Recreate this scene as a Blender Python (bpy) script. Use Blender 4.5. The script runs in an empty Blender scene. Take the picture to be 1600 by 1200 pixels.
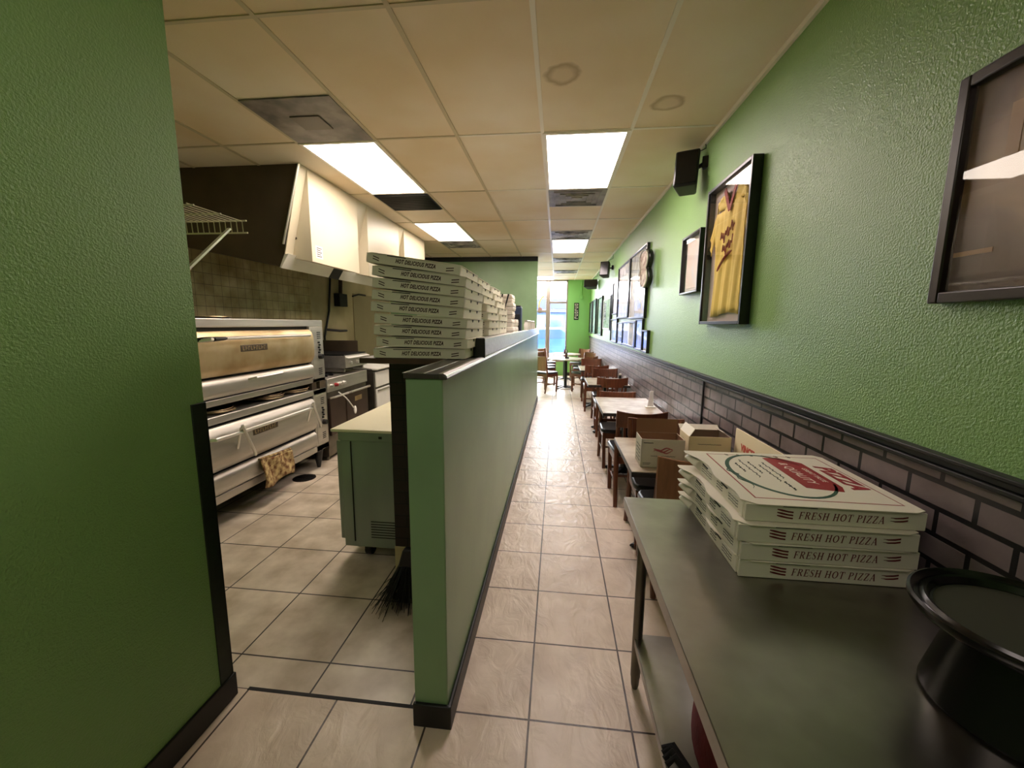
import bpy, bmesh, math, random
from mathutils import Vector, Matrix
random.seed(7)
PI = math.pi
sc = bpy.context.scene
COL = sc.collection
H = 1.58            # eye height
HC = 2.908          # ceiling height

# ------------------------------------------------------------------ materials
def nodes_of(name):
    m = bpy.data.materials.new(name); m.use_nodes = True
    nt = m.node_tree; b = nt.nodes['Principled BSDF']
    return m, nt, b
def lin(c):
    return tuple(((x/12.92) if x <= .04045 else ((x+.055)/1.055)**2.4) for x in [v/255. for v in c]) + (1,)
def mat(name, rgb, rough=.5, metal=0., vary=0., vscale=8., bump=0., bscale=60., spec=.5, coat=0., vrgb=None, stretch=None, emit=None, estr=0., detail=3.):
    m, nt, b = nodes_of(name)
    L = nt.links.new; N = nt.nodes.new
    c = lin(rgb)
    b.inputs['Base Color'].default_value = c
    b.inputs['Roughness'].default_value = rough
    b.inputs['Metallic'].default_value = metal
    b.inputs['Specular IOR Level'].default_value = spec
    if coat: b.inputs['Coat Weight'].default_value = coat; b.inputs['Coat Roughness'].default_value = .03
    tc = None
    def coords():
        t = N('ShaderNodeTexCoord')
        if stretch:
            mp = N('ShaderNodeMapping'); mp.inputs['Scale'].default_value = stretch
            L(t.outputs['Object'], mp.inputs['Vector']); return mp.outputs['Vector']
        return t.outputs['Object']
    if vary or bump: tc = coords()
    if vary:
        n = N('ShaderNodeTexNoise'); n.inputs['Scale'].default_value = vscale; n.inputs['Detail'].default_value = detail
        L(tc, n.inputs['Vector'])
        r = N('ShaderNodeValToRGB')
        d = lin(vrgb) if vrgb else tuple(max(0, x*(1-vary)) for x in c[:3])+(1,)
        r.color_ramp.elements[0].position = .35; r.color_ramp.elements[1].position = .65
        r.color_ramp.elements[0].color = d; r.color_ramp.elements[1].color = c
        L(n.outputs['Fac'], r.inputs['Fac']); L(r.outputs['Color'], b.inputs['Base Color'])
    if bump:
        n2 = N('ShaderNodeTexNoise'); n2.inputs['Scale'].default_value = bscale; n2.inputs['Detail'].default_value = 2
        L(tc, n2.inputs['Vector'])
        bp = N('ShaderNodeBump'); bp.inputs['Strength'].default_value = bump; bp.inputs['Distance'].default_value = .006
        L(n2.outputs['Fac'], bp.inputs['Height']); L(bp.outputs['Normal'], b.inputs['Normal'])
    if emit:
        b.inputs['Emission Color'].default_value = lin(emit); b.inputs['Emission Strength'].default_value = estr
    return m
def brickmat(name, rgb1, rgb2, mortar, bw, rh, ms, offset, axes, origin=(0,0,0), rough=.5, bump=.4, relief=0., rot=0., spec=.5, rvar=.0, smooth=.1, stain=None):
    m, nt, b = nodes_of(name); L = nt.links.new; N = nt.nodes.new
    t = N('ShaderNodeTexCoord'); sp = N('ShaderNodeSeparateXYZ'); cb = N('ShaderNodeCombineXYZ')
    L(t.outputs['Object'], sp.inputs[0])
    L(sp.outputs[axes[0]], cb.inputs[0]); L(sp.outputs[axes[1]], cb.inputs[1])
    mp = N('ShaderNodeMapping'); mp.vector_type = 'POINT'
    mp.inputs['Location'].default_value = (-origin[0], -origin[1], 0)
    L(cb.outputs[0], mp.inputs['Vector'])
    br = N('ShaderNodeTexBrick'); br.offset = offset; br.squash = 1.
    br.inputs['Scale'].default_value = 1; br.inputs['Brick Width'].default_value = bw; br.inputs['Row Height'].default_value = rh
    br.inputs['Mortar Size'].default_value = ms; br.inputs['Mortar Smooth'].default_value = smooth; br.inputs['Bias'].default_value = 0.
    br.inputs['Color1'].default_value = lin(rgb1); br.inputs['Color2'].default_value = lin(rgb2); br.inputs['Mortar'].default_value = lin(mortar)
    L(mp.outputs[0], br.inputs['Vector'])
    n = N('ShaderNodeTexNoise'); n.inputs['Scale'].default_value = 5; n.inputs['Detail'].default_value = 5
    L(t.outputs['Object'], n.inputs['Vector'])
    mx = N('ShaderNodeMix'); mx.data_type = 'RGBA'; mx.blend_type = 'MULTIPLY'
    rr = N('ShaderNodeValToRGB'); rr.color_ramp.elements[0].position = .3; rr.color_ramp.elements[1].position = .7
    s = stain or (225, 220, 214)
    rr.color_ramp.elements[0].color = lin(s); rr.color_ramp.elements[1].color = (1, 1, 1, 1)
    L(n.outputs['Fac'], rr.inputs[0]); mx.inputs[0].default_value = 1.
    L(br.outputs['Color'], mx.inputs[6]); L(rr.outputs[0], mx.inputs[7]); L(mx.outputs[2], b.inputs['Base Color'])
    b.inputs['Roughness'].default_value = rough; b.inputs['Specular IOR Level'].default_value = spec
    b1 = N('ShaderNodeBump'); b1.inputs['Strength'].default_value = bump; b1.inputs['Distance'].default_value = .008; b1.invert = True
    L(br.outputs['Fac'], b1.inputs['Height'])
    out = b1
    if relief:
        v = N('ShaderNodeTexNoise'); v.inputs['Scale'].default_value = 9; v.inputs['Detail'].default_value = 6; v.inputs['Distortion'].default_value = 1.6
        mp2 = N('ShaderNodeMapping'); mp2.inputs['Scale'].default_value = (1, .6, 1); mp2.inputs['Rotation'].default_value = (0, 0, .6)
        L(t.outputs['Object'], mp2.inputs[0]); L(mp2.outputs[0], v.inputs['Vector'])
        b2 = N('ShaderNodeBump'); b2.inputs['Strength'].default_value = relief; b2.inputs['Distance'].default_value = .01
        L(v.outputs['Fac'], b2.inputs['Height']); L(b1.outputs[0], b2.inputs['Normal']); out = b2
    L(out.outputs[0], b.inputs['Normal'])
    return m
def glassmat(name, tint=(255, 255, 255), ior=1.45, rough=.0):
    m = bpy.data.materials.new(name); m.use_nodes = True; nt = m.node_tree; nt.nodes.clear()
    o = nt.nodes.new('ShaderNodeOutputMaterial'); x = nt.nodes.new('ShaderNodeMixShader'); f = nt.nodes.new('ShaderNodeFresnel')
    a = nt.nodes.new('ShaderNodeBsdfTransparent'); g = nt.nodes.new('ShaderNodeBsdfGlossy')
    f.inputs[0].default_value = ior; a.inputs[0].default_value = lin(tint); g.inputs['Roughness'].default_value = rough
    ge = nt.nodes.new('ShaderNodeNewGeometry'); iv = nt.nodes.new('ShaderNodeMath'); iv.operation = 'SUBTRACT'; iv.inputs[0].default_value = 1.
    mu = nt.nodes.new('ShaderNodeMath'); mu.operation = 'MULTIPLY'      # the far face of a thin pane does not reflect again
    nt.links.new(ge.outputs['Backfacing'], iv.inputs[1]); nt.links.new(f.outputs[0], mu.inputs[0]); nt.links.new(iv.outputs[0], mu.inputs[1])
    nt.links.new(mu.outputs[0], x.inputs[0]); nt.links.new(a.outputs[0], x.inputs[1]); nt.links.new(g.outputs[0], x.inputs[2]); nt.links.new(x.outputs[0], o.inputs[0])
    return m
def photomat(name, cols, scale=6., rough=.5, detail=4., dist=1.2, emit=0.):
    m, nt, b = nodes_of(name); L = nt.links.new; N = nt.nodes.new
    t = N('ShaderNodeTexCoord'); n = N('ShaderNodeTexNoise'); n.inputs['Scale'].default_value = scale; n.inputs['Detail'].default_value = detail; n.inputs['Distortion'].default_value = dist
    L(t.outputs['Object'], n.inputs['Vector'])
    r = N('ShaderNodeValToRGB'); cr = r.color_ramp
    while len(cr.elements) < len(cols): cr.elements.new(.5)
    for i, c in enumerate(cols):
        cr.elements[i].position = .3+.4*i/(len(cols)-1); cr.elements[i].color = lin(c)
    L(n.outputs['Fac'], r.inputs[0]); L(r.outputs[0], b.inputs['Base Color']); b.inputs['Roughness'].default_value = rough
    return m
M = {}
M['green'] = mat('green_paint', (128, 167, 98), .38, vary=.05, vscale=1.2, bump=.6, bscale=150, spec=.5)
M['green_smooth'] = mat('green_gloss_paint', (136, 168, 126), .33, vary=.12, vscale=3, bump=.06, bscale=40)
M['green_end'] = mat('green_end_paint', (128, 186, 104), .5, vary=.05, vscale=2)
M['green_trim'] = mat('dark_trim_paint', (20, 26, 32), .4)
M['base'] = mat('rubber_base', (14, 14, 13), .45, vary=.3, vscale=20)
M['black'] = mat('black_plastic', (13, 13, 15), .4, vary=.15, vscale=30)
M['blackgloss'] = mat('black_gloss', (9, 9, 10), .22)
M['blackmetal'] = mat('black_cast_iron', (14, 14, 15), .45, bump=.1, bscale=120)
M['navy'] = mat('black_vinyl', (18, 20, 28), .35, bump=.1, bscale=200)
M['steel'] = mat('brushed_steel', (200, 195, 186), .40, .8, vary=.18, vscale=14, stretch=(1, .12, 1))
M['steel_dull'] = mat('dull_steel', (126, 121, 111), .42, 1., vary=.3, vscale=5)
M['steel_table'] = mat('worn_table_steel', (158, 154, 146), .29, 1., vary=.2, vscale=7, bump=.03, bscale=30)
M['steel_tan'] = mat('heat_tinted_steel', (206, 188, 150), .42, .75, vary=.2, vscale=4, vrgb=(176, 150, 108))
M['chrome'] = mat('chrome', (232, 230, 224), .28, .8)
M['dark_steel'] = mat('dark_brown_steel', (88, 76, 60), .6, .3, vary=.25, vscale=3)  # matte dark brown, tone varied at random
M['brown_door'] = mat('brown_oven_enamel', (74, 58, 50), .4, .5, vary=.2, vscale=6)
M['cream'] = mat('cream_enamel', (204, 194, 170), .4, vary=.06, vscale=2)
M['white_enamel'] = mat('white_enamel', (226, 224, 216), .4, vary=.08, vscale=4)
M['white_plastic'] = mat('white_plastic', (236, 232, 224), .5)
M['poly'] = mat('poly_cutting_board', (232, 226, 196), .45, vary=.04, vscale=6)
M['lowboy'] = mat('lowboy_steel', (150, 160, 150), .36, .45, vary=.2, vscale=3, stretch=(1, 1, .3))
M['wood'] = mat('cherry_wood', (116, 66, 42), .36, vary=.35, vscale=10, stretch=(4, 4, .5))
M['wood_light'] = mat('worn_brown_wood', (142, 96, 66), .42, vary=.25, vscale=10, stretch=(4, 4, .5))
M['board'] = mat('brown_counter_board', (78, 56, 42), .5, vary=.3, vscale=10, stretch=(1, .1, 1))
M['laminate'] = mat('stone_laminate', (196, 186, 168), .3, vary=.2, vscale=9, vrgb=(160, 142, 120), detail=8)
M['lam_edge'] = mat('laminate_edge', (44, 38, 36), .4)
M['cap'] = mat('grey_cap_laminate', (70, 63, 60), .3, vary=.25, vscale=12)
M['cap_white'] = mat('pale_speckled_laminate', (226, 226, 224), .24, vary=.14, vscale=40)
M['pboard'] = mat('pizza_box_white_board', (226, 221, 203), .6, vary=.04, vscale=5)
M['pgrey'] = mat('pizza_box_front_board', (224, 220, 202), .6, vary=.06, vscale=5)
M['kraft'] = mat('kraft_card', (140, 98, 70), .7, vary=.1, vscale=5)
M['carton'] = mat('white_carton_card', (214, 207, 192), .65, vary=.05, vscale=5)
M['creamcard'] = mat('cream_card', (226, 212, 176), .6)
M['slot'] = mat('dark_slot', (22, 20, 20), .7)
M['red'] = mat('red_ink', (150, 28, 36), .5)
M['redink'] = mat('maroon_ink', (96, 22, 22), .55)
M['greenink'] = mat('green_ink', (24, 72, 52), .5)
M['darkink'] = mat('dark_ink', (38, 44, 40), .6)
M['brownink'] = mat('brown_ink', (58, 26, 22), .6)
M['whiteink'] = mat('white_ink', (236, 226, 214), .6)
M['frame'] = mat('black_frame_wood', (12, 12, 13), .3)
M['frame_brown'] = mat('dark_brown_frame_wood', (30, 20, 18), .3)
M['mat_white'] = mat('white_mat_board', (226, 224, 220), .6)
M['glass'] = glassmat('pane_glass')
M['jersey'] = mat('yellow_jersey_cloth', (226, 196, 92), .7, vary=.12, vscale=14, stretch=(1, 1, .15))
M['jersey_red'] = mat('jersey_red_trim', (150, 60, 50), .7)
M['jersey_back'] = mat('shadow_box_lining', (176, 160, 152), .6)
M['tile_ceiling'] = None
M['tbar'] = mat('white_tee_bar', (232, 224, 212), .4)
M['tbar_warm'] = mat('tan_tee_bar', (196, 180, 150), .5)
M['dirty_vent'] = mat('dirty_vent_metal', (150, 140, 134), .5, vary=.5, vscale=6, vrgb=(96, 90, 90), detail=4)
M['dark_vent'] = mat('dark_return_grille', (42, 46, 56), .6)
M['swirl_vent'] = mat('dusty_vent_metal', (186, 180, 176), .5, vary=.5, vscale=5, vrgb=(70, 68, 74), detail=3)
M['rubber'] = mat('caster_rubber', (16, 16, 16), .5)
M['wire'] = mat('shelf_wire', (196, 188, 160), .4, .3)
M['rag'] = mat('stained_towel', (206, 182, 128), .9, vary=.6, vscale=26, vrgb=(104, 62, 28), bump=.5, bscale=180, detail=2)
M['foam'] = mat('white_foam', (238, 230, 220), .6)
M['blue'] = mat('navy_plastic', (22, 40, 66), .4)
M['alu'] = mat('aluminium_mullion', (150, 138, 128), .4, .4)
M['asphalt'] = mat('asphalt', (44, 52, 66), .8, vary=.15, vscale=.5)
M['concrete'] = mat('pale_concrete', (84, 84, 84), .8, vary=.08, vscale=1)
M['fascia'] = mat('blue_fascia', (24, 34, 74), .6)
M['far_wall'] = mat('far_shop_wall', (52, 72, 104), .8)
M['tyre'] = mat('tyre_rubber', (20, 20, 22), .7)
M['carglass'] = mat('car_glass', (40, 56, 84), .1)
M['redcloth'] = mat('dark_red_cloth', (112, 16, 22), .8, vary=.3, vscale=14, bump=.3, bscale=60)
M['blackcloth'] = mat('black_cloth', (16, 14, 15), .8, bump=.4, bscale=60)
M['teal'] = mat('teal_plastic', (58, 96, 104), .4)
M['bristle'] = mat('black_bristle', (10, 9, 9), .6)
M['broomwood'] = mat('red_brown_handle', (92, 40, 24), .5)
M['drain'] = mat('rusted_drain', (46, 38, 30), .6, .5, vary=.4, vscale=60)
M['lamp'] = mat('lamp_diffuser', (255, 250, 240), .4, emit=(255, 238, 222), estr=3.0)
M['lamp_pink'] = mat('lamp_diffuser_cool', (255, 250, 245), .4, emit=(255, 236, 232), estr=3.2)
M['lamp_fill'] = mat('lamp_diffuser_fill', (255, 250, 240), .4, emit=(255, 236, 228), estr=.95)
M['maskwhite'] = mat('mask_ivory', (226, 216, 196), .4, vary=.4, vscale=16, vrgb=(140, 100, 76))
M['gold'] = mat('gold_paint', (196, 178, 96), .5)
M['brownpaint'] = mat('brown_paint', (150, 112, 96), .5)
M['art_dark'] = photomat('brown_photo_print', [(22, 14, 10), (58, 38, 26), (96, 68, 46), (150, 118, 84)], 2.2, .35, 3, .6)
M['art_blue'] = photomat('blue_photo_print', [(40, 80, 110), (110, 160, 180), (200, 220, 224), (240, 240, 236)], 5)
M['art_green'] = photomat('green_photo_print', [(30, 60, 50), (70, 110, 80), (200, 214, 200), (120, 150, 170)], 8)
M['art_pale'] = photomat('pale_photo_print', [(150, 140, 130), (200, 196, 190), (226, 224, 220), (130, 160, 190)], 4)
M['art_cert'] = photomat('certificate_print', [(206, 214, 220), (224, 214, 204), (226, 206, 190)], 3)

# ceiling tiles: tan fibre board, each panel a little different, with ring stains
def ceilmat():
    m, nt, b = nodes_of('ceiling_fibre_tile'); L = nt.links.new; N = nt.nodes.new
    t = N('ShaderNodeTexCoord'); mp = N('ShaderNodeMapping'); mp.inputs['Location'].default_value = (.1381/.6096, -1.869/1.2192, 0); mp.inputs['Scale'].default_value = (1/.6096, 1/1.2192, 0)
    L(t.outputs['Object'], mp.inputs[0])
    fl = N('ShaderNodeVectorMath'); fl.operation = 'FLOOR'; L(mp.outputs[0], fl.inputs[0])
    wn = N('ShaderNodeTexWhiteNoise'); wn.noise_dimensions = '3D'; L(fl.outputs[0], wn.inputs['Vector'])
    r = N('ShaderNodeValToRGB'); r.color_ramp.elements[0].color = lin((234, 220, 200)); r.color_ramp.elements[1].color = lin((238, 229, 216))
    L(wn.outputs['Value'], r.inputs[0])
    n = N('ShaderNodeTexNoise'); n.inputs['Scale'].default_value = 1.1; n.inputs['Detail'].default_value = 3; L(t.outputs['Object'], n.inputs['Vector'])
    r2 = N('ShaderNodeValToRGB'); r2.color_ramp.elements[0].position = .35; r2.color_ramp.elements[1].position = .7
    r2.color_ramp.elements[0].color = lin((240, 228, 206)); r2.color_ramp.elements[1].color = (1, 1, 1, 1); L(n.outputs['Fac'], r2.inputs[0])
    mx = N('ShaderNodeMix'); mx.data_type = 'RGBA'; mx.blend_type = 'MULTIPLY'; mx.inputs[0].default_value = 1
    L(r.outputs[0], mx.inputs[6]); L(r2.outputs[0], mx.inputs[7]); last = mx.outputs[2]
    for (sx, sy, rad) in ((.02, 2.46, .085), (.66, 2.81, .08)):
        d = N('ShaderNodeVectorMath'); d.operation = 'DISTANCE'; d.inputs[1].default_value = (sx, sy, 0)
        wob = N('ShaderNodeVectorMath'); wob.operation = 'MULTIPLY_ADD'
        nn = N('ShaderNodeTexNoise'); nn.inputs['Scale'].default_value = 9; L(t.outputs['Object'], nn.inputs['Vector'])
        L(nn.outputs['Color'], wob.inputs[0]); wob.inputs[1].default_value = (.06, .06, 0); L(t.outputs['Object'], wob.inputs[2])
        flat = N('ShaderNodeVectorMath'); flat.operation = 'MULTIPLY'; flat.inputs[1].default_value = (1, 1, 0); L(wob.outputs[0], flat.inputs[0])
        L(flat.outputs[0], d.inputs[0])
        rr = N('ShaderNodeValToRGB'); e = rr.color_ramp.elements
        e[0].position = rad-.03; e[0].color = (.9, .88, .86, 1); e[1].position = rad+.02; e[1].color = (1, 1, 1, 1)
        k = e.new(rad); k.color = lin((206, 196, 180))
        L(d.outputs['Value'], rr.inputs[0])
        m2 = N('ShaderNodeMix'); m2.data_type = 'RGBA'; m2.blend_type = 'MULTIPLY'; m2.inputs[0].default_value = 1
        L(last, m2.inputs[6]); L(rr.outputs[0], m2.inputs[7]); last = m2.outputs[2]
    L(last, b.inputs['Base Color']); b.inputs['Roughness'].default_value = .6; b.inputs['Specular IOR Level'].default_value = .4
    nb = N('ShaderNodeTexNoise'); nb.inputs['Scale'].default_value = 160; L(t.outputs['Object'], nb.inputs['Vector'])
    bp = N('ShaderNodeBump'); bp.inputs['Strength'].default_value = .12; bp.inputs['Distance'].default_value = .004; L(nb.outputs['Fac'], bp.inputs['Height']); L(bp.outputs[0], b.inputs['Normal'])
    return m
M['tile_ceiling'] = ceilmat()
M['floor_dining'] = brickmat('beige_slate_tile', (232, 214, 194), (224, 206, 186), (74, 60, 50), .4058, .4058, .0042, 0, (0, 1), (-.0772+.00, 1.4319), .38, .5, .8, spec=.5)
M['floor_kitchen'] = brickmat('grey_beige_tile', (224, 212, 194), (214, 202, 184), (46, 40, 34), .449, .449, .0042, 0, (0, 1), (-1.0206, 1.600), .36, .5, .08, stain=(196, 188, 176))
M['brick'] = brickmat('dark_painted_brick', (136, 122, 122), (118, 105, 106), (20, 18, 20), .2, .0757, .0075, .5, (1, 2), (0, .02), .34, 1., .2, stain=(180, 176, 176))
M['brick_front'] = brickmat('dark_red_brick', (44, 26, 22), (32, 20, 18), (12, 10, 10), .2, .0757, .005, .5, (0, 2), (0, .02), .6, .8, .1)
M['tile_wall'] = brickmat('grease_yellowed_wall_tile', (196, 182, 136), (188, 174, 128), (120, 104, 74), .108, .108, .0025, 0, (1, 2), (0, 0), .45, .3, 0, stain=(190, 176, 140))
M['cream_wall'] = mat('stained_cream_wall', (190, 176, 136), .55, vary=.25, vscale=1.5, vrgb=(150, 136, 98))

# ------------------------------------------------------------------ mesh builder
class MB:
    def __init__(s): s.bm = bmesh.new()
    def hexa(s, v):
        vs = [s.bm.verts.new(p) for p in v]
        for f in ((0, 3, 2, 1), (4, 5, 6, 7), (0, 1, 5, 4), (1, 2, 6, 5), (2, 3, 7, 6), (3, 0, 4, 7)):
            s.bm.faces.new([vs[i] for i in f])
        return s
    def box(s, x0, x1, y0, y1, z0, z1, mx=None):
        v = [(x0, y0, z0), (x1, y0, z0), (x1, y1, z0), (x0, y1, z0), (x0, y0, z1), (x1, y0, z1), (x1, y1, z1), (x0, y1, z1)]
        if mx is not None: v = [mx @ Vector(p) for p in v]
        return s.hexa(v)
    def cbox(s, c, d, mx=None):
        return s.box(c[0]-d[0]/2, c[0]+d[0]/2, c[1]-d[1]/2, c[1]+d[1]/2, c[2]-d[2]/2, c[2]+d[2]/2, mx)
    def bar(s, p0, p1, w, h=None, up=(0, 0, 1)):      # rectangular bar between two points
        p0 = Vector(p0); p1 = Vector(p1); h = h or w; a = (p1-p0); L = a.length; a.normalize()
        u = Vector(up)
        if abs(a.dot(u)) > .95: u = Vector((1, 0, 0))
        b = a.cross(u).normalized(); c = b.cross(a)
        mx = Matrix((b, a, c)).transposed().to_4x4(); mx.translation = p0
        return s.box(-w/2, w/2, 0, L, -h/2, h/2, mx)
    def tube(s, pts, r, seg=10, caps=True, closed=False):
        pts = [Vector(p) for p in pts]; n = len(pts); rs = r if isinstance(r, (list, tuple)) else [r]*n
        rings = []; prev = None
        for i, p in enumerate(pts):
            if closed: t = (pts[(i+1) % n]-pts[i-1])
            else: t = pts[min(i+1, n-1)]-pts[max(i-1, 0)]
            t.normalize()
            if prev is None:
                u = Vector((0, 0, 1)) if abs(t.z) < .9 else Vector((1, 0, 0))
                b = t.cross(u).normalized()
            else:
                b = prev-t*prev.dot(t)
                b = b.normalized() if b.length > 1e-6 else t.orthogonal().normalized()
            prev = b; c = t.cross(b)
            rings.append([s.bm.verts.new(p+(b*math.cos(2*PI*k/seg)+c*math.sin(2*PI*k/seg))*rs[i]) for k in range(seg)])
        m = n if closed else n-1
        for i in range(m):
            A = rings[i]; B = rings[(i+1) % n]
            for k in range(seg):
                s.bm.faces.new((A[k], A[(k+1) % seg], B[(k+1) % seg], B[k]))
        if caps and not closed:
            s.bm.faces.new(rings[0][::-1]); s.bm.faces.new(rings[-1])
        return s
    def cyl(s, p0, p1, r0, r1=None, seg=20):
        return s.tube([p0, p1], [r0, r0 if r1 is None else r1], seg)
    def lathe(s, prof, c=(0, 0, 0), seg=32, mx=None):
        rings = []
        for (r, z) in prof:
            if r < 1e-5: rings.append([s.bm.verts.new((c[0], c[1], c[2]+z))])
            else: rings.append([s.bm.verts.new((c[0]+r*math.cos(2*PI*k/seg), c[1]+r*math.sin(2*PI*k/seg), c[2]+z)) for k in range(seg)])
        for A, B in zip(rings, rings[1:]):
            for k in range(seg):
                a0 = A[k % len(A)]; a1 = A[(k+1) % len(A)]; b0 = B[k % len(B)]; b1 = B[(k+1) % len(B)]
                q = []
                for v in (a0, a1, b1, b0):
                    if v not in q: q.append(v)
                if len(q) > 2: s.bm.faces.new(q)
        if mx is not None:
            for R in rings:
                for v in R: v.co = mx @ v.co
        return s
    def prism(s, poly, d, plane='xy', at=0., mx=None):   # polygon extruded along the third axis
        def P(a, b, c):
            p = {'xy': (a, b, c), 'xz': (a, c, b), 'yz': (c, a, b)}[plane]
            return mx @ Vector(p) if mx is not None else p
        A = [s.bm.verts.new(P(a, b, at)) for a, b in poly]; B = [s.bm.verts.new(P(a, b, at+d)) for a, b in poly]
        n = len(poly)
        s.bm.faces.new(A); s.bm.faces.new(B[::-1])
        for i in range(n): s.bm.faces.new((A[i], B[i], B[(i+1) % n], A[(i+1) % n]))
        return s
    def grid(s, f, nu, nv, th=0.):
        V = [[s.bm.verts.new(f(i/nu, j/nv)) for j in range(nv+1)] for i in range(nu+1)]
        for i in range(nu):
            for j in range(nv): s.bm.faces.new((V[i][j], V[i+1][j], V[i+1][j+1], V[i][j+1]))
        return s
    def ball(s, c, r, su=12, sv=8):
        return s.lathe([(max(0, r[0]*math.sin(PI*i/sv)), -r[2]*math.cos(PI*i/sv)) for i in range(sv+1)], c, su)
    def text(s, body, size, mx, shear=0., xs=1., ext=.0004, align='CENTER', off=0., space=1.):
        cu = bpy.data.curves.new('t', 'FONT'); cu.body = body; cu.size = size; cu.shear = shear; cu.extrude = ext; cu.align_x = align; cu.align_y = 'CENTER'; cu.offset = off; cu.space_character = space; cu.resolution_u = 3
        o = bpy.data.objects.new('t', cu); COL.objects.link(o)
        bpy.context.view_layer.update()
        me = bpy.data.meshes.new_from_object(o.evaluated_get(bpy.context.evaluated_depsgraph_get()))
        me.transform(mx @ Matrix.Diagonal((xs, 1, 1, 1)))
        s.bm.from_mesh(me); bpy.data.meshes.remove(me); bpy.data.objects.remove(o); bpy.data.curves.remove(cu)
        return s
    def ribbon(s, pts, ws, mx):           # flat ribbon along a 2d path, slightly raised
        n = len(pts); L = []; R = []
        for i, p in enumerate(pts):
            a = pts[max(0, i-1)]; b = pts[min(n-1, i+1)]
            dx, dy = b[0]-a[0], b[1]-a[1]; k = math.hypot(dx, dy) or 1; w = (ws[i] if isinstance(ws, list) else ws)/2
            L.append(s.bm.verts.new(mx @ Vector((p[0]-dy/k*w, p[1]+dx/k*w, 0)))); R.append(s.bm.verts.new(mx @ Vector((p[0]+dy/k*w, p[1]-dx/k*w, 0))))
        for i in range(n-1): s.bm.faces.new((L[i], R[i], R[i+1], L[i+1]))
        return s
    def serif(s, body, size, mx, shear=.12, xs=1., gap=.16, word=.34):
        G = {'F': .64, 'R': .74, 'E': .66, 'S': .56, 'H': .80, 'O': .80, 'T': .68, 'P': .66, 'I': .34, 'Z': .64, 'A': .78}
        tot = sum(G.get(c, word)+(gap if c != ' ' else 0) for c in body)-gap; x = -tot/2
        for c in body:
            if c == ' ': x += word; continue
            K = mx @ Matrix(((size*xs, size*shear, 0, size*(x*xs-shear*.5)), (0, size, 0, -size*.5), (0, 0, 1, 0), (0, 0, 0, 1)))
            def rb(pts, ws): s.ribbon(pts, ws, K)
            def stem(a, w=.15):
                rb([(a, 0), (a, 1)], w); rb([(a-.15, .03), (a+.15, .03)], .06); rb([(a-.15, .97), (a+.15, .97)], .06)
            th = .075
            if c in 'FE':
                stem(.17); rb([(.17, .965), (.60, .965)], th); rb([(.59, 1.), (.59, .74)], .06); rb([(.17, .51), (.46, .51)], th); rb([(.46, .62), (.46, .40)], .05)
                if c == 'E': rb([(.17, .035), (.62, .035)], th); rb([(.61, .0), (.63, .27)], .06)
            elif c in 'RP':
                stem(.17); B = [(.17, .965), (.36, .965), (.50, .91), (.56, .75), (.50, .58), (.36, .51), (.17, .51)]
                rb(B, [.07, .075, .12, .15, .12, .075, .07])
                if c == 'R': rb([(.36, .51), (.50, .25), (.62, .05), (.72, .03)], [.13, .15, .14, .05])
            elif c == 'S': rb([(.49, .76), (.44, .92), (.28, .965), (.13, .89), (.11, .72), (.22, .58), (.38, .46), (.47, .28), (.42, .1), (.27, .03), (.12, .08), (.06, .27)], [.05, .07, .08, .1, .13, .15, .15, .13, .1, .08, .07, .05])
            elif c == 'H': stem(.17); stem(.63); rb([(.17, .51), (.63, .51)], th)
            elif c == 'O': rb([(.40+.31*math.cos(2*PI*i/20), .5+.46*math.sin(2*PI*i/20)) for i in range(21)], [.07+.09*abs(math.cos(2*PI*i/20)) for i in range(21)])
            elif c == 'T': rb([(.34, 0), (.34, 1)], .15); rb([(.19, .03), (.49, .03)], .06); rb([(.02, .965), (.66, .965)], th); rb([(.03, 1), (.02, .72)], .06); rb([(.65, 1), (.66, .72)], .06)
            elif c == 'I': stem(.17)
            elif c == 'Z': rb([(.06, .965), (.58, .965)], th); rb([(.07, 1), (.06, .74)], .06); rb([(.52, .95), (.12, .05)], .15); rb([(.06, .035), (.60, .035)], th); rb([(.59, 0), (.61, .28)], .06)
            elif c == 'A': rb([(.12, .03), (.40, 1.)], .07); rb([(.38, 1.), (.66, .03)], .15); rb([(.22, .34), (.56, .34)], .06); rb([(.0, .03), (.25, .03)], .06); rb([(.52, .03), (.79, .03)], .06)
            x += G[c]+gap
        return s
    def build(s, name, m, parent=None, bevel=0., smooth=None, seg=2, loc=None, thick=0., sub=0):
        bmesh.ops.recalc_face_normals(s.bm, faces=s.bm.faces)
        me = bpy.data.meshes.new(name); s.bm.to_mesh(me); s.bm.free()
        me.materials.append(M[m] if isinstance(m, str) else m)
        o = bpy.data.objects.new(name, me); COL.objects.link(o)
        if parent: o.parent = parent
        if loc: o.location = loc
        if thick:
            q = o.modifiers.new('s', 'SOLIDIFY'); q.thickness = thick; q.offset = 0
        if sub:
            q = o.modifiers.new('u', 'SUBSURF'); q.levels = q.render_levels = sub
        if bevel:
            q = o.modifiers.new('b', 'BEVEL'); q.width = bevel; q.segments = seg; q.limit_method = 'ANGLE'; q.angle_limit = .6; q.harden_normals = False
        if smooth or bevel or sub:
            for p in me.polygons: p.use_smooth = True
            if not sub:
                q = me.attributes.new('sharp_edge', 'BOOLEAN', 'EDGE') if False else None
                try: me.set_sharp_from_angle(angle=.6)
                except Exception: pass
        return o
def T(name, label, cat, loc=(0, 0, 0), rz=0., group=None):
    o = bpy.data.objects.new(name, None); COL.objects.link(o); o.empty_display_size = .05
    o.location = loc; o.rotation_euler = (0, 0, rz); o['label'] = label; o['category'] = cat
    if group: o['group'] = group
    return o
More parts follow.
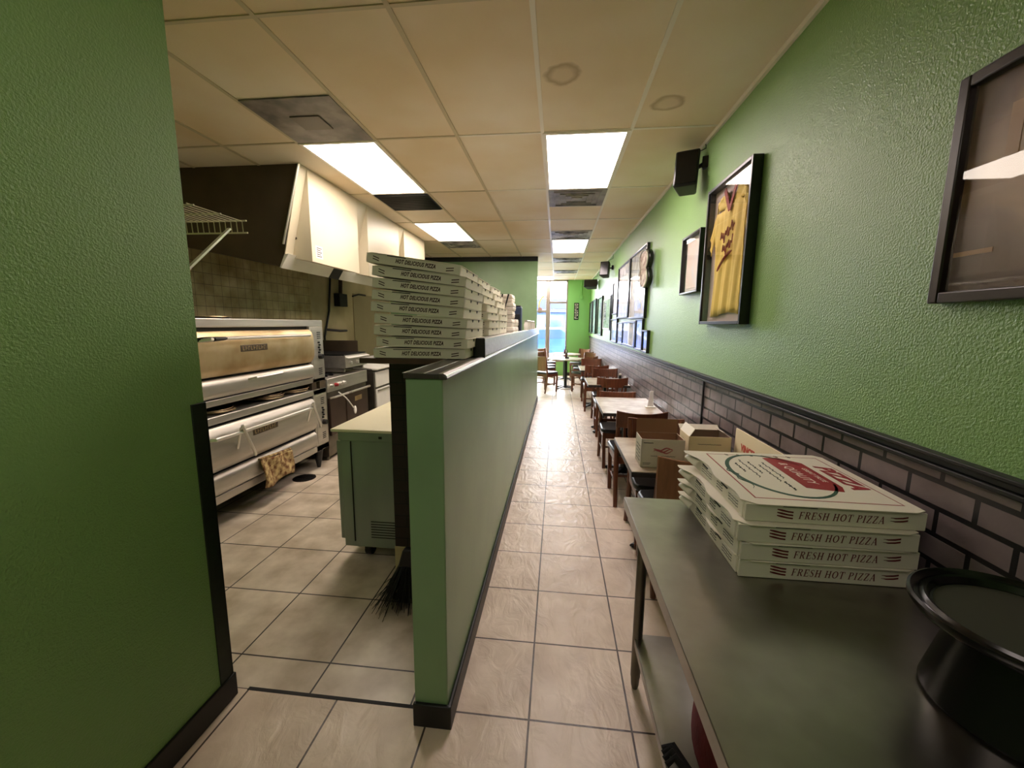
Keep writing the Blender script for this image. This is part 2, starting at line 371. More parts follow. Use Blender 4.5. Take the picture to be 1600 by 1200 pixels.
def tag(o, label, cat, group=None, kind=None):
    o['label'] = label; o['category'] = cat
    if group: o['group'] = group
    if kind: o['kind'] = kind
    return o
def S(o, label=None):
    o['kind'] = 'structure'
    if label: o['label'] = label
    return o
def dup(root, loc, rz=0., label=None, group=None, rot=None):
    r = root.copy(); COL.objects.link(r); r.location = loc; r.rotation_euler = rot or (0, 0, rz)
    if label: r['label'] = label
    if group: r['group'] = group
    for ch in list(root.children):
        c = ch.copy(); COL.objects.link(c); c.parent = r
        for g in list(ch.children):
            d = g.copy(); COL.objects.link(d); d.parent = c
    return r
def RX(a): return Matrix.Rotation(a, 4, 'X')
def RY(a): return Matrix.Rotation(a, 4, 'Y')
def RZ(a): return Matrix.Rotation(a, 4, 'Z')
def TR(*v): return Matrix.Translation(v)
FRONT = RX(PI/2)                     # text in the xz plane, read from -y
WR = .0075                           # the long right wall is very slightly out of parallel
def wallp(y, n, z): return (1.072-WR*y-n, y, z)

# ------------------------------------------------------------------ the room
Y0, Y1 = -1.3, 12.75
XL = -3.5
# floors
mb = MB()
mb.box(XL, 1.2, Y0, 1.4319, -.1, 0); mb.box(-.46, 1.2, 1.4319, 8.4, -.1, 0); mb.box(XL, 1.2, 8.4, Y1+.1, -.1, 0)
S(mb.build('floor', 'floor_dining'))
S(MB().box(XL, -.46, 1.4319, 8.4, -.1, 0).build('floor.001', 'floor_kitchen'))
S(MB().box(-1.30, -.46, 1.424, 1.440, 0, .0012).build('trim_1', 'slot'))
# ceiling
S(MB().box(XL, 1.3, Y0, Y1+.1, HC, HC+.1).build('ceiling', 'tile_ceiling'))
warm = MB(); white = MB()
def colx(k): return -.1381+.6096*k
def rowy(k): return 1.869+1.2192*k
for k in range(-5, 2):
    x = colx(k); b_ = white if k in (0, 1) else warm
    b_.box(x-.012, x+.012, Y0, Y1, HC-.006, HC+.01)
for j in range(-2, 10):
    y = rowy(j)
    for k in range(-6, 2):
        x0 = max(XL, colx(k)+.012); x1 = min(1.06, colx(k+1)-.012)
        b_ = white if k >= -1 and j > 0 else warm
        b_.box(x0, x1, y-.01, y+.01, HC-.005, HC+.01)
for j, half in ((2, .6096), (3, .6096)): white.box(colx(0)+.012, colx(1)-.012, rowy(j)+half-.01, rowy(j)+half+.01, HC-.005, HC+.01)
S(warm.build('trim_2', 'tbar_warm')); S(white.build('trim_3', 'tbar'))
# right wall: brick wainscot below, green above
def wallbox(y0, y1, n0, n1, z0, z1, mb=None):
    mb = mb or MB()
    a = [wallp(y0, n0, z0), wallp(y1, n0, z0), wallp(y1, n1, z0), wallp(y0, n1, z0)]
    return mb.hexa(a+[(p[0], p[1], z1) for p in a])
S(wallbox(Y0, Y1+.1, -.2, 0, 1.19, HC).build('wall_right', 'green'))
S(wallbox(Y0, Y1+.1, -.2, -.002, 0, 1.19).build('wall_right.001', 'brick'))
mb = MB()                                         # chair rail: stepped moulding
wallbox(Y0, Y1, -.01, .024, 1.192, 1.206, mb); wallbox(Y0, Y1, -.01, .014, 1.206, 1.226, mb); wallbox(Y0, Y1, -.01, .030, 1.226, 1.238, mb)
S(mb.build('trim_4', 'base', bevel=.003))
S(wallbox(3.0, 3.016, 0, .012, 0, 1.195).build('trim_5', 'base', bevel=.003))
S(wallbox(Y0, Y1, -.002, .018, HC-.028, HC-.001).build('trim_6', 'tbar'))
# left block near the camera
S(MB().box(XL, -1.336, Y0, 1.394, 0, HC).build('wall_left', 'green'))
mb = MB(); mb.box(-1.337, -1.325, Y0, 1.400, 0, .105); mb.box(-1.75, -1.325, 1.393, 1.406, 0, .105)
S(mb.build('baseboard_left', 'base', bevel=.004))
mb = MB(); mb.box(-1.345, -1.331, 1.335, 1.399, .105, 1.275); mb.box(-1.40, -1.331, 1.39, 1.399, .105, 1.275)
S(mb.build('trim_7', mat('scuffed_corner_guard', (22, 34, 16), .5, vary=.4, vscale=40), bevel=.002))
# back wall
S(MB().box(-1.4, 1.3, Y0-.1, Y0, 0, HC).build('wall_back', 'green'))
# kitchen outer wall
S(MB().box(XL-.1, XL, 1.39, 8.4, 0, HC).build('wall_kitchen', 'cream_wall'))
S(MB().box(XL, XL+.012, 1.39, 5.55, .9, 2.3).build('wall_kitchen.001', 'tile_wall'))
# kitchen end wall
S(MB().box(XL, -.425, 8.4, 8.5, 0, HC).build('wall_kitchen_end', 'green_smooth'))
S(MB().box(XL, -.422, 8.385, 8.503, HC-.09, HC-.001).build('trim_8', 'green_trim'))
# half wall
S(MB().box(-.526, -.392, 1.367, 8.4, 0, 1.388).build('wall_divider', 'green_smooth', bevel=.004))
mb = MB(); mb.box(-.391, -.376, 1.36, 8.4, 0, .1); mb.box(-.53, -.376, 1.352, 1.368, 0, .1)
S(mb.build('baseboard_divider', 'base', bevel=.004))
mb = MB(); mb.box(-.531, -.40, 1.360, 8.4, 1.389, 1.408); mb.prism([(-.40, 1.388), (-.374, 1.388), (-.368, 1.393), (-.375, 1.40), (-.382, 1.401), (-.388, 1.408), (-.40, 1.408)], 7.05, 'xz', 1.35)
S(mb.build('trim_9', 'cap', bevel=.002))
S(MB().prism([(-.401, 1.4085), (-.385, 1.4085), (-.380, 1.403), (-.374, 1.402), (-.371, 1.397), (-.373, 1.3975), (-.376, 1.404), (-.387, 1.4095), (-.401, 1.4095)], 7.04, 'xz', 1.355).build('trim_10', 'chrome'))
S(MB().box(-.5325, -.527, 1.358, 8.4, 1.4075, 1.4095).box(-.456, -.450, 1.358, 8.4, 1.4075, 1.4095).build('trim_14', 'chrome'))
# raised shelf back on top of the half wall
S(MB().box(-.432, -.374, 2.112, 8.4, 1.408, 1.503).build('trim_11', 'cap_white', bevel=.003))
S(MB().box(-.434, -.373, 2.095, 2.112, 1.396, 1.506).build('trim_12', 'black', bevel=.006))
# far end wall with the shop window
S(MB().box(.29, 1.3, Y1, Y1+.12, 0, HC).build('wall_end', 'green_end'))
S(MB().box(XL, .29, Y1, Y1+.12, 0, .42).build('wall_end.001', 'green_end'))
mb = MB(); mb.box(XL-.1, XL, 8.4, Y1+.1, 0, HC)
S(mb.build('wall_dining', 'green_end'))
S(MB().box(.3, .98, Y1-.012, Y1, 0, .1).build('baseboard_end', 'base'))
def window(n, x0, x1, z0, z1, bars):
    w = bpy.data.objects.new('window_%d' % n, None); COL.objects.link(w); w.location = (x0, Y1, 0); w['kind'] = 'structure'
    f = MB(); wd = x1-x0
    f.box(0, .045, 0, .1, z0, z1); f.box(wd-.045, wd, 0, .1, z0, z1); f.box(0, wd, 0, .1, z0, z0+.05); f.box(0, wd, 0, .1, z1-.05, z1)
    for z in bars: f.box(0, wd, .01, .09, z-.03, z+.03)
    o = f.build('window_frame', 'alu', w, bevel=.004); o['kind'] = 'structure'
    p = MB().box(.04, wd-.04, .045, .051, z0+.04, z1-.04).build('window_pane', 'glass', w); p['kind'] = 'structure'
    return w
w1 = window(1, -.285, .29, .42, HC, (2.235,))
w2 = window(2, -1.62, -.325, .42, HC, (1.97,))
window(3, -2.95, -1.66, .42, HC, (1.97,))
S(MB().box(-.345, -.265, Y1-.01, Y1+.13, 0, HC).build('trim_13', 'alu', bevel=.004))
S(MB().box(XL, -2.95, Y1, Y1+.12, .42, HC).build('wall_end.002', 'green_end'))
# painted sign on the window glass
g = T('window_lettering', 'gold arc and brown roundel painted on the shop window', 'sign', (-.5, Y1+.04, 2.05))
n = 18
MB().prism([(.19*math.cos(a), .40*math.sin(a)) for a in [PI*(.98-.5*i/n) for i in range(n+1)]]+[(.15*math.cos(a), .33*math.sin(a)) for a in [PI*(.48+.5*i/n) for i in range(n+1)]], .002, 'xz', 0, TR(.08, 0, 0)).build('arc', 'gold', g)
MB().prism([(.07*math.cos(2*PI*i/20)-.05, .09*math.sin(2*PI*i/20)-.05) for i in range(20)], .002, 'xz', 0).build('roundel', 'brownpaint', g)

# ------------------------------------------------------------------ ceiling lights and vents
def lamp(x0, y0, label, m, y1=None):
    y1 = y1 or y0+1.2192; x1 = x0+.6096
    t = T('ceiling_light', label, 'ceiling light', ((x0+x1)/2, (y0+y1)/2, HC-.012), 0, 'recessed ceiling light panels')
    a, b_ = .305, (y1-y0)/2
    f = MB()
    for s_ in (-1, 1):
        f.box(s_*a-.028 if s_ > 0 else -a, s_*a if s_ > 0 else -a+.028, -b_, b_, 0, .011); f.box(-a+.028, a-.028, s_*b_-.028 if s_ > 0 else -b_, s_*b_ if s_ > 0 else -b_+.028, 0, .011)
    f.build('frame', 'tbar', t, bevel=.002)
    MB().box(-a+.028, a-.028, -b_+.028, b_-.028, .004, .009).build('diffuser', m, t)
    return t
LAMPS = [
 (-3, 1, 'warm fluorescent ceiling panel over the pizza oven', 'lamp'), (-3, 3, 'bright ceiling panel over the far kitchen by the hood end', 'lamp'),
 (0, 1, 'ceiling light panel nearest the viewer above the aisle', 'lamp_pink'), (0, 4, 'smaller looking ceiling light panel further down the aisle', 'lamp_pink')]
for k, j, lb, m in LAMPS: lamp(colx(k), rowy(j), lb, m)
lamp(colx(-1), rowy(-2)-.3, 'added unseen fill light panel overhead behind the viewer', 'lamp_fill')  # added unseen lamp that brightens surfaces facing the camera
lamp(colx(-1), 11.75, 'farthest ceiling light panel just before the shop window', 'lamp_pink', 12.65)
def vent(x, y, label, kind, m, w=.585, d=.585):
    t = T('ceiling_vent', label, 'ceiling vent', (x, y, HC-.014), 0, 'square ceiling vents')
    MB().box(-w/2, w/2, -d/2, d/2, .004, .012).build('face_plate', m, t, bevel=.002)
    if kind == 'cone':
        r = MB()
        for i, q in enumerate((.46, .34, .22)):
            q *= w/.585/2
            for a in range(4):
                r.cbox((0, q, 0), (2*q+.01, .012, .012), RZ(a*PI/2))
        r.build('louvre_rings', m, t)
        MB().box(-.055*w/.585, .055*w/.585, -.055, .055, -.006, .004).build('centre_plate', m, t, bevel=.004)
    elif kind == 'plate':
        MB().box(-.10, .10, -.09, .09, -.004, .004).build('centre_plate', mat('dark_dusty_plate', (104, 92, 82), .5), t, bevel=.003)
    else:
        r = MB()
        for i in range(18): r.cbox((0, -.27+i*.0318, 0), (.56, .006, .012), TR(0, 0, .001))
        r.build('grille_slats', 'black', t)
vent(colx(-3)+.3048, rowy(1)-.3048, 'dusty tan square ceiling vent with a small centre plate in the kitchen', 'plate', 'dirty_vent')
vent(colx(-3)+.3048, rowy(2)+.3048, 'dark slatted return grille at the end of the warm kitchen light', 'grille', 'dark_vent')
vent(colx(-3)+.3048, rowy(4)+.3048, 'grey dusty ceiling vent past the second kitchen light', 'cone', 'swirl_vent')
vent(colx(0)+.3048, rowy(2)+.3048, 'dark dusty ceiling vent touching the nearest aisle light', 'cone', 'dirty_vent')
vent(colx(0)+.3048, rowy(4)-.3048, 'pale ceiling vent with dirty swirls before the second aisle light', 'cone', 'swirl_vent')
vent(colx(0)+.3048, rowy(6)-.3048, 'pale ceiling vent just beyond the second aisle light', 'cone', 'swirl_vent')
vent(colx(0)+.3048, rowy(7)+.35, 'farthest ceiling vent in the aisle near the window', 'cone', 'swirl_vent', .585, .5)

# ------------------------------------------------------------------ things on the long right wall
def on_wall(name, label, cat, y, z, group=None):
    return T(name, label, cat, wallp(y, .001, z), WR, group)
def frame_parts(t, W, Hh, d, fw, fm, art, mat_border=0., gl=True, art_name='picture'):
    f = MB()
    f.box(-d, 0, 0, fw, 0, Hh); f.box(-d, 0, W-fw, W, 0, Hh); f.box(-d, 0, fw, W-fw, 0, fw); f.box(-d, 0, fw, W-fw, Hh-fw, Hh)
    f.build('frame', fm, t, bevel=min(.004, fw*.3))
    b = mat_border
    if b:
        m_ = MB(); m_.box(-.008, -.002, fw, W-fw, fw, Hh-fw); m_.build('mat_board', 'mat_white', t)
    MB().box(-.012 if b else -.008, -.009 if b else -.002, fw+b, W-fw-b, fw+b, Hh-fw-b).build(art_name, art, t)
    if gl: MB().box(-d*.62-.002, -d*.62, fw*.8, W-fw*.8, fw*.8, Hh-fw*.8).build('glass', 'glass', t)
G1 = 'framed pictures on the green wall'
def picture(y0, y1, z0, z1, label, art, d=.03, fw=.02, fm='frame', b=0., group=G1):
    t = on_wall('picture_frame', label, 'picture', y0, z0, group)
    frame_parts(t, y1-y0, z1-z0, d, fw, fm, art, b); return t
# the large one at the right edge
t = on_wall('picture_frame', 'large dark brown framed photograph at the right edge above the steel table', 'picture', .36, 1.645, G1)
frame_parts(t, .932, .573, .032, .03, 'frame_brown', 'art_dark')
mb = MB()
for (yy, zz, w, h) in ((.78, .34, .03, .12), (.70, .30, .018, .16), (.62, .36, .05, .02), (.80, .12, .10, .012), (.66, .08, .06, .03), (.5, .2, .14, .1)):
    mb.box(-.0092, -.0081, yy, yy+w, zz, zz+h)
mb.build('photo_highlights', mat('tan_photo_tone', (150, 112, 74), .4), t)
picture(3.175, 3.60, 1.825, 2.275, 'small black framed certificate left of the yellow jersey', 'art_cert', .05, .016, b=.03)
t = on_wall('jersey_display', 'yellow jersey with red collar framed in a deep black box', 'framed jersey', 2.415, 1.588)
W, Hh = .645, .885
f = MB()
f.box(-.055, 0, 0, .02, 0, Hh); f.box(-.055, 0, W-.02, W, 0, Hh); f.box(-.055, 0, .02, W-.02, 0, .02); f.box(-.055, 0, .02, W-.02, Hh-.02, Hh)
f.build('frame', 'frame', t, bevel=.003)
MB().box(-.006, -.001, .02, W-.02, .02, Hh-.02).build('backing', 'jersey_back', t)
def folds(y, z): return -.018-.006*math.sin(y*46+math.sin(z*7)*1.2)-.003*math.sin(y*97+z*9)
def shirt_edge(v):      # half width of the body at height v
    return .205 if v < .5 else .205+.03*(v-.5)/.35
cy = W*.5
mb = MB()
mb.grid(lambda u, v: Vector((folds((u-.5)*2*shirt_edge(v*.76), v*.76), cy+(u-.5)*2*shirt_edge(v*.76), .06+v*.66+.012*math.sin(u*5))), 40, 14)
for s_ in (-1, 1):      # shoulders beside the v neck, then the sleeves
    mb.grid(lambda u, v: Vector((folds(u*.2, v), cy+s_*((.012+.07*v)*(1-u)+(.215-.04*v*v)*u), .72+v*(.105-.035*u))), 8, 5)
    mb.grid(lambda u, v: Vector((folds(.2+u*.1, v)-.003, cy+s_*(.19+u*.10-.03*(1-v)*u), .73-.20*u+(v-.5)*.15*(1-.25*u)-.02)), 6, 5)
mb.build('jersey_cloth', 'jersey', t, smooth=True, thick=.004)
mb = MB()
for s_ in (-1, 1):
    mb.bar((-.030, cy, .690), (-.030, cy+s_*.085, .828), .032, .006, up=(1, 0, 0))
mb.build('collar', 'jersey_red', t, bevel=.002)
mb = MB(); pts = []
def scrib(y, z, n, w, h, r=.0035):
    mb.tube([(-.031, y-i*w/n, z+h*(.5*math.sin(i*1.9)+.35*math.sin(i*.83)*1.)+i*.0028) for i in range(n)], r, 5)
scrib(cy+.10, .53, 22, .2, .055); scrib(cy+.06, .45, 18, .15, .05); 
mb.tube([(-.031, cy+.12-.2*i/8, .36+.012*i-.004*(i-4)**2*.3) for i in range(9)], [.004+.004*(i % 8 > 0) for i in range(9)], 6)
mb.build('script_lettering', 'jersey_red', t)
MB().box(-.047, -.045, .018, W-.018, .018, Hh-.018).build('glass', 'glass', t)
# the row of glazed frames further down
picture(5.00, 6.10, 1.66, 2.52, 'tall glazed black frame nearest the figure eight plaque, mirroring the window', 'art_pale', .035, .022)
picture(6.13, 7.16, 1.68, 2.51, 'tall glazed black frame second from the figure eight plaque', 'art_pale', .035, .022)
picture(7.20, 7.78, 1.76, 2.33, 'narrower glazed frame stepping down after the two tall ones', 'art_pale', .03, .02)
picture(7.93, 8.08, 1.46, 2.14, 'very narrow tall frame beside the green and white poster', 'art_pale', .03, .015)
picture(8.12, 9.30, 1.48, 2.11, 'white edged green and blue poster halfway down the wall', 'art_green', .015, .03, 'mat_white')
picture(9.40, 10.35, 1.33, 2.22, 'third frame from the far end of the green wall with a blue picture', 'art_blue', .04, .03)
picture(10.8, 11.7, 1.34, 2.24, 'second frame from the far end of the green wall', 'art_blue', .04, .03)
picture(11.9, 12.6, 1.32, 2.23, 'frame nearest the far green end wall', 'art_blue', .04, .03)
picture(4.76, 5.05, 1.262, 1.522, 'small low black frame closest to the viewer above the chair rail', 'art_pale', .035, .02, b=.03)
picture(5.08, 5.50, 1.268, 1.652, 'low frame under the tall mirror like frame, second above the rail', 'art_pale', .03, .02, b=.04)
picture(5.53, 6.55, 1.275, 1.628, 'wide low frame above the chair rail under the two tall frames', 'art_pale', .03, .025)
picture(6.60, 7.08, 1.265, 1.615, 'low frame holding six small photographs', 'mat_white', .02, .018)
t = bpy.data.objects['picture_frame.013'] if 'picture_frame.013' in bpy.data.objects else None
picture(7.12, 7.90, 1.27, 1.68, 'low blue toned frame farthest along the lower row', 'art_blue', .03, .02, b=.03)
for o in list(COL.objects):
    if o.get('label') == 'low frame holding six small photographs':
        for i in range(2):
            for j in range(3):
                MB().box(-.0095, -.0085, .06+i*.19, .06+i*.19+.15, .05+j*.09, .05+j*.09+.065).build('small_photo', ('art_dark', 'art_green', 'art_blue')[(i+j) % 3], o)
# figure eight plaque
t = on_wall('wall_plaque', 'ivory and brown figure eight plaque with black sides on the green wall', 'wall plaque', 4.66, 1.99)
def eight(s_):
    p = []
    for i in range(40):
        a = 2*PI*i/40; r = 1.0
        y = math.sin(a)*(.17+.0*a)*(.55+.75*abs(math.cos(a))**.8) ; z = -.215*math.cos(a)
        p.append((.22+y*s_, .215+z*(.5+.5*s_)))
    return p
t.rotation_euler.z = WR+.14
MB().prism(eight(1.), .05, 'yz', -.051).build('body', 'blackgloss', t, bevel=.008)
MB().prism(eight(.8), .012, 'yz', -.062).build('face', 'maskwhite', t, bevel=.004)
MB().tube([(-.064, p[0], p[1]) for p in eight(.9)], .006, 6, closed=True).build('rim', 'chrome', t)
# speakers on brackets
def speaker(loc, wall_y, label, rz, size=(.17, .16, .27)):
    t = T('wall_speaker', label, 'speaker', loc, rz, 'loudspeakers on the green wall')
    w, d, h = size
    MB().prism([(-w/2, -d/2), (w/2, -d/2), (w*.36, d/2), (-w*.36, d/2)], h, 'xy', -h/2, RX(-.22)).build('cabinet', 'black', t, bevel=.014, seg=3)
    MB().box(-w/2+.012, w/2-.012, -d/2-.005, -d/2+.002, -h/2+.015, h/2-.015, RX(-.22)).build('grille', 'blackgloss', t, bevel=.004)
    inv = Matrix.Rotation(-rz, 4, 'Z') @ TR(-loc[0], -loc[1], -loc[2])
    wl = inv @ Vector(wallp(wall_y, .004, loc[2]+.05))
    b = MB(); b.bar((0, d/2-.03, .02), wl, .024); b.cbox(wl, (.05, .05, .08), None)
    b.build('bracket', 'black', t, bevel=.004)
    q = wl+Vector((0, 0, .03)); top = inv @ Vector(wallp(wall_y+.02, .012, HC-.01))
    MB().tube([Vector((0, d/2-.02, .05)), Vector((0, d/2-.02, .05)).lerp(top, .3)+Vector((0, 0, .05)), q.lerp(top, .6), top], .004, 6).build('cable', 'black', t)
    return t
speaker((.935, 3.36, 2.70), 3.30, 'black loudspeaker nearest the viewer, above the jersey', -.42)
speaker((.86, 7.97, 2.59), 8.05, 'second black loudspeaker, above the tall glazed frames', -.42)
speaker((.82, 10.7, 2.58), 10.9, 'farthest wide black loudspeaker by the end wall', -.3, (.34, .22, .19))

# end wall items
t = T('wall_sign', 'narrow black vertical sign with pale lettering on the green end wall', 'sign', (.555, Y1-.012, 1.715))
MB().box(-.07, .07, 0, .011, 0, .51).build('board', 'black', t, bevel=.002)
mb = MB()
for i in range(6):
    z = .04+i*.078
    k = i % 3
    mb.box(-.045, .045, -.002, .001, z, z+.012)
    if k != 1: mb.box(-.045, -.03, -.002, .001, z, z+.05)
    mb.box(-.045, .045 if k else .01, -.002, .001, z+.04, z+.05)
    if k: mb.box(.03, .045, -.002, .001, z, z+.05)
mb.build('pale_lettering', 'whiteink', t)
t = T('conduit_box', 'small green junction box under a painted conduit on the end wall', 'junction box', (.69, Y1-.001, 2.40))
MB().box(-.05, .05, -.04, 0, -.06, .06).build('box', 'green_end', t, bevel=.006)
MB().cyl((0, -.018, .06), (0, -.018, HC-2.402), .016, seg=10).build('conduit', 'green_end', t)

# ------------------------------------------------------------------ pizza boxes
def squiggle(mb, x, z, w, amp, r, y, n=14, plane='xz'):
    pts = []
    for i in range(n+1):
        a = x+w*i/n; b_ = z+amp*math.sin(i*2.1)*(.6+.4*math.sin(i*1.3))
        pts.append((a, y, b_) if plane == 'xz' else (y, a, b_) if plane == 'yz' else (a, b_, y))
    mb.tube(pts, r, 4)
def pizza_box(w, d, t, text, board, ink, name='pizza_box', wavy=True, italic=.22, tsize=.026, xs=1., stripes=3, side_print=True):
    root = T(name, '', 'pizza box')
    a = MB(); e = .004; f = w/2; g = d/2
    a.box(-f+e, f-e, -g+e, g-e, 0, .003)
    a.box(-f, f, -g, -g+.006, 0, t-.003); a.box(-f, f, g-.006, g, 0, t-.003)
    a.box(-f, -f+.005, -g+.02, g-.02, 0, t-.007); a.box(f-.005, f, -g+.012, g-.012, 0, t-.004)
    for s_ in (-1, 1):                      # folded corner flaps
        a.box(-f+.004, -f+.010, s_*g*.78-.05, s_*g*.78+.05, .004, t-.003)
    a.build('tray', board, root, bevel=.0012, seg=1)
    # lid sheet with rounded front corners, wavy left edge and a rear ear
    pts = [(f-.03, -g-.006), (f+.003, -g+.01), (f+.003, g-.02), (f-.02, g+.004)]
    n = 16; L = []
    for i in range(n+1):
        y = g-.004-(2*g-.03)*i/n
        o = .006+.008*(math.sin(i*.79) if wavy else 0)
        if i < 3 and wavy: o += (.030, .026, .012)[i]
        L.append((-f-o, y))
    pts += L+[(-f+.03, -g-.006)]
    MB().prism(pts[::-1], .003, 'xy', t-.003).build('lid', 'pboard', root, bevel=.0008, seg=1)
    # turned-in ear at the rear left
    if wavy:
        MB().grid(lambda u, v: Vector((-f-.004-.028*math.sin(u*1.9)*(1-.5*v), g-.012-.085*v, t*.92-u*.024-.006*v)), 6, 6).build('ear_flap', 'pboard', root, smooth=True, thick=.002)
    s = MB()
    for y in (-g*.35, g*.38):
        s.prism([(y-.020, t-.004), (y+.020, t-.004), (y+.008, t-.017), (y-.008, t-.017)], .002, 'yz', f-.001)
        s.prism([(y-.03, t-.010), (y+.03, t-.010), (y+.024, t-.016), (y-.024, t-.016)], .002, 'yz', -f-.001)
    s.box(-f+.10, -f+.19, -g-.0008, -g, t-.007, t-.003)
    s.build('slot', 'slot', root)
    p = MB(); yy = -g-.0007
    if stripes == 3: p.serif(text, tsize*.80, TR(.020, yy, t*.46) @ FRONT, .18, xs, .13, .40)
    else: p.text(text, tsize, TR(.012, yy, t*.47) @ FRONT, italic, xs, .0003, space=1.12, off=.0011)
    k = .0045
    if stripes == 3:
        for i in range(3):
            z = t*.68-i*.0092
            for s_, x0 in ((1, -f+.085), (-1, f-.09)):
                if s_ < 0 and i == 2: continue
                p.prism([(x0, z+.004*s_), (x0+.012, z+.003*s_), (x0+.03, z-.001), (x0+.043, z-.002*s_), (x0+.043, z-.002*s_-k), (x0+.03, z-.001-k), (x0+.012, z+.002*s_-k), (x0, z+.002*s_-k*.2)], .0006, 'xz', yy-.0001)
    else:
        for i in range(2):
            z = t*.66-i*.011
            p.prism([(-f+.032, z+.003), (-f+.062, z-.005), (-f+.062, z-.0095), (-f+.032, z-.0015)], .0006, 'xz', yy-.0001)
            p.prism([(f-.066, z-.006), (f-.03, z+.000), (f-.03, z-.0045), (f-.066, z-.0105)], .0006, 'xz', yy-.0001)
    p.build('front_print', ink, root)
    if side_print:
        q = MB()
        for (y0_, wd) in ((-g+.05, .07), (-g+.17, .05), (-g+.27, .10)):
            for i in range(3): squiggle(q, y0_, t*.62-i*.009, wd, .0018, .0011, -f-.0006, 12, 'yz')
        q.build('side_print', 'darkink', root)
    return root
# --- four boxes on the steel table
TZ = .86
PW, PD, PT = .468, .49, .0535
pb = pizza_box(PW, PD, PT, 'FRESH HOT PIZZA', 'pgrey', 'redink', tsize=.027, xs=.92)
offs = ((.538, 1.152), (.534, 1.150), (.527, 1.148), (.552, 1.166))
names4 = ('bottom pizza box of the four lying on the steel table', 'second pizza box from the bottom of the stack on the steel table', 'third pizza box up of the stack on the steel table, under the printed lid', 'top pizza box on the steel table, red PIZZA and green oval on its lid')
boxes4 = []
for i, (x, y) in enumerate(offs):
    loc = (x+PW/2, y+PD/2+.006, TZ+.001+i*(PT+.0015))
    o = pb if i == 0 else dup(pb, loc)
    o.location = loc; o.rotation_euler = (0, 0, (.0, .012, -.008, -.012)[i]); o['label'] = names4[i]; o['group'] = 'FRESH HOT PIZZA boxes'; boxes4.append(o)
# printed lid of the top one: text reads from the far end toward the viewer, tops toward the wall
top = boxes4[3]; zt = PT+.0002
LM = TR(0, 0, zt) @ RZ(-PI/2)          # local x -> -y, local y -> +x
r = MB()
f, g = PW/2, PD/2
for (x0, y0, x1, y1, wd) in ((-f+.042, -g+.04, f-.03, -g+.04, .0035), (-f+.042, g-.035, f-.03, g-.035, .0025), (-f+.042, -g+.04, -f+.042, g-.035, .0045), (f-.03, -g+.04, f-.03, g-.035, .0025)):
    r.box(min(x0, x1)-wd/2, max(x0, x1)+wd/2, min(y0, y1)-wd/2, max(y0, y1)+wd/2, zt, zt+.0004)
r.text('PIZZA', .070, TR(f-.070, .008, zt+.0003) @ RZ(-PI/2), .3, 1.12, .0003, off=.003)
r.prism([(.002, .185), (.060, .195), (.118, .140), (.118, -.085), (.100, -.125), (.002, -.105)], .0005, 'xy', zt)
r.build('lid_print_red', 'red', top)
gr = MB(); N_ = 48
def oval(k, rx, ry, cx=.0, cyy=.015): a = 2*PI*k/N_; return (cx+rx*math.cos(a), cyy+ry*math.sin(a))
cx_ = -.028
for k in range(4, 45):
    w0 = .006+.008*abs(math.sin(PI*k/N_))
    A = oval(k, .150, .205, cx_); B = oval(k+1, .150, .205, cx_); C = oval(k+1, .150-w0, .205-w0, cx_); D = oval(k, .150-w0, .205-w0, cx_)
    gr.prism([A, B, C, D], .0005, 'xy', zt)
for (x, y, L_) in ((-.165, -.10, .13), (-.172, -.0, .09)):
    gr.tube([(x+.012*math.sin(i*.9), y+L_*i/8-.03, zt) for i in range(9)], [.0006+.0014*math.sin(PI*i/8) for i in range(9)], 5)
for i in range(6): gr.tube([(.10-.045*i+.012*math.sin(j), .205+.004*i+.006*math.cos(j*1.4) if False else .208+.006*math.cos(j*1.4), zt) for j in range(4)], .0013, 5)
gr.build('lid_print_green', 'greenink', top)
wq = MB()
wq.text('GREAT TASTE', .021, LM @ TR(-.02, .092, .0006), .15, 1., .0003); wq.text('& QUALITY', .040, LM @ TR(-.035, .045, .0006), .15, 1., .0003)
wq.build('lid_print_white', 'whiteink', top)
dk = MB()
for (x, y0_, y1_) in ((-.025, .13, -.03), (-.048, .10, -.06), (-.074, .13, .01), (-.098, .15, -.03), (-.125, .11, .02), (-.04, -.06, -.13)):
    n = 20
    dk.tube([(x+.005*math.sin(i*2.1)*(.6+.4*math.sin(i*1.3)), y0_+(y1_-y0_)*i/n, zt+.0002) for i in range(n+1)], .0014, 4)
dk.build('lid_print_script', 'darkink', top)

# --- stacks on the high counter
CZ = 1.41
cb = pizza_box(.452, .452, .0462, 'HOT DELICIOUS PIZZA', 'pgrey', 'brownink', tsize=.0255, xs=.66, stripes=2, side_print=False, italic=.3)
ordn = ['top', 'second', 'third', 'fourth', 'fifth', 'sixth', 'seventh', 'eighth', 'bottom']
jit = [0, .014, .004, .006, -.004, -.003, .002, .002, -.024]
first = True
def stack(xr, yf, label, group, n=9, tilt=.0178, dz=.0479, jx=jit, seed=1):
    global first
    rnd = random.Random(seed); lift = 0.
    for i in range(n):
        th = tilt*i; px = xr+jx[i % 9]
        if i: lift += max(0., jx[(i-1) % 9]-jx[i % 9])*th
        pz = CZ+.002+dz*i+lift
        c = Vector((px, 0, pz))+Matrix.Rotation(th, 3, 'Y') @ Vector((-.226, 0, 0))
        loc = (c.x, yf+.226+rnd.uniform(-.006, .006), c.z)
        lb = label % ordn[n-1-i]
        if first: o = cb; first = False
        else: o = dup(cb, loc)
        o.location = loc; o.rotation_euler = (0, th, rnd.uniform(-.012, .012)); o['label'] = lb; o['group'] = group
stack(-.436, 1.905, '%s pizza box of the nearest stack on the high counter', 'nearest stack of HOT DELICIOUS PIZZA boxes')
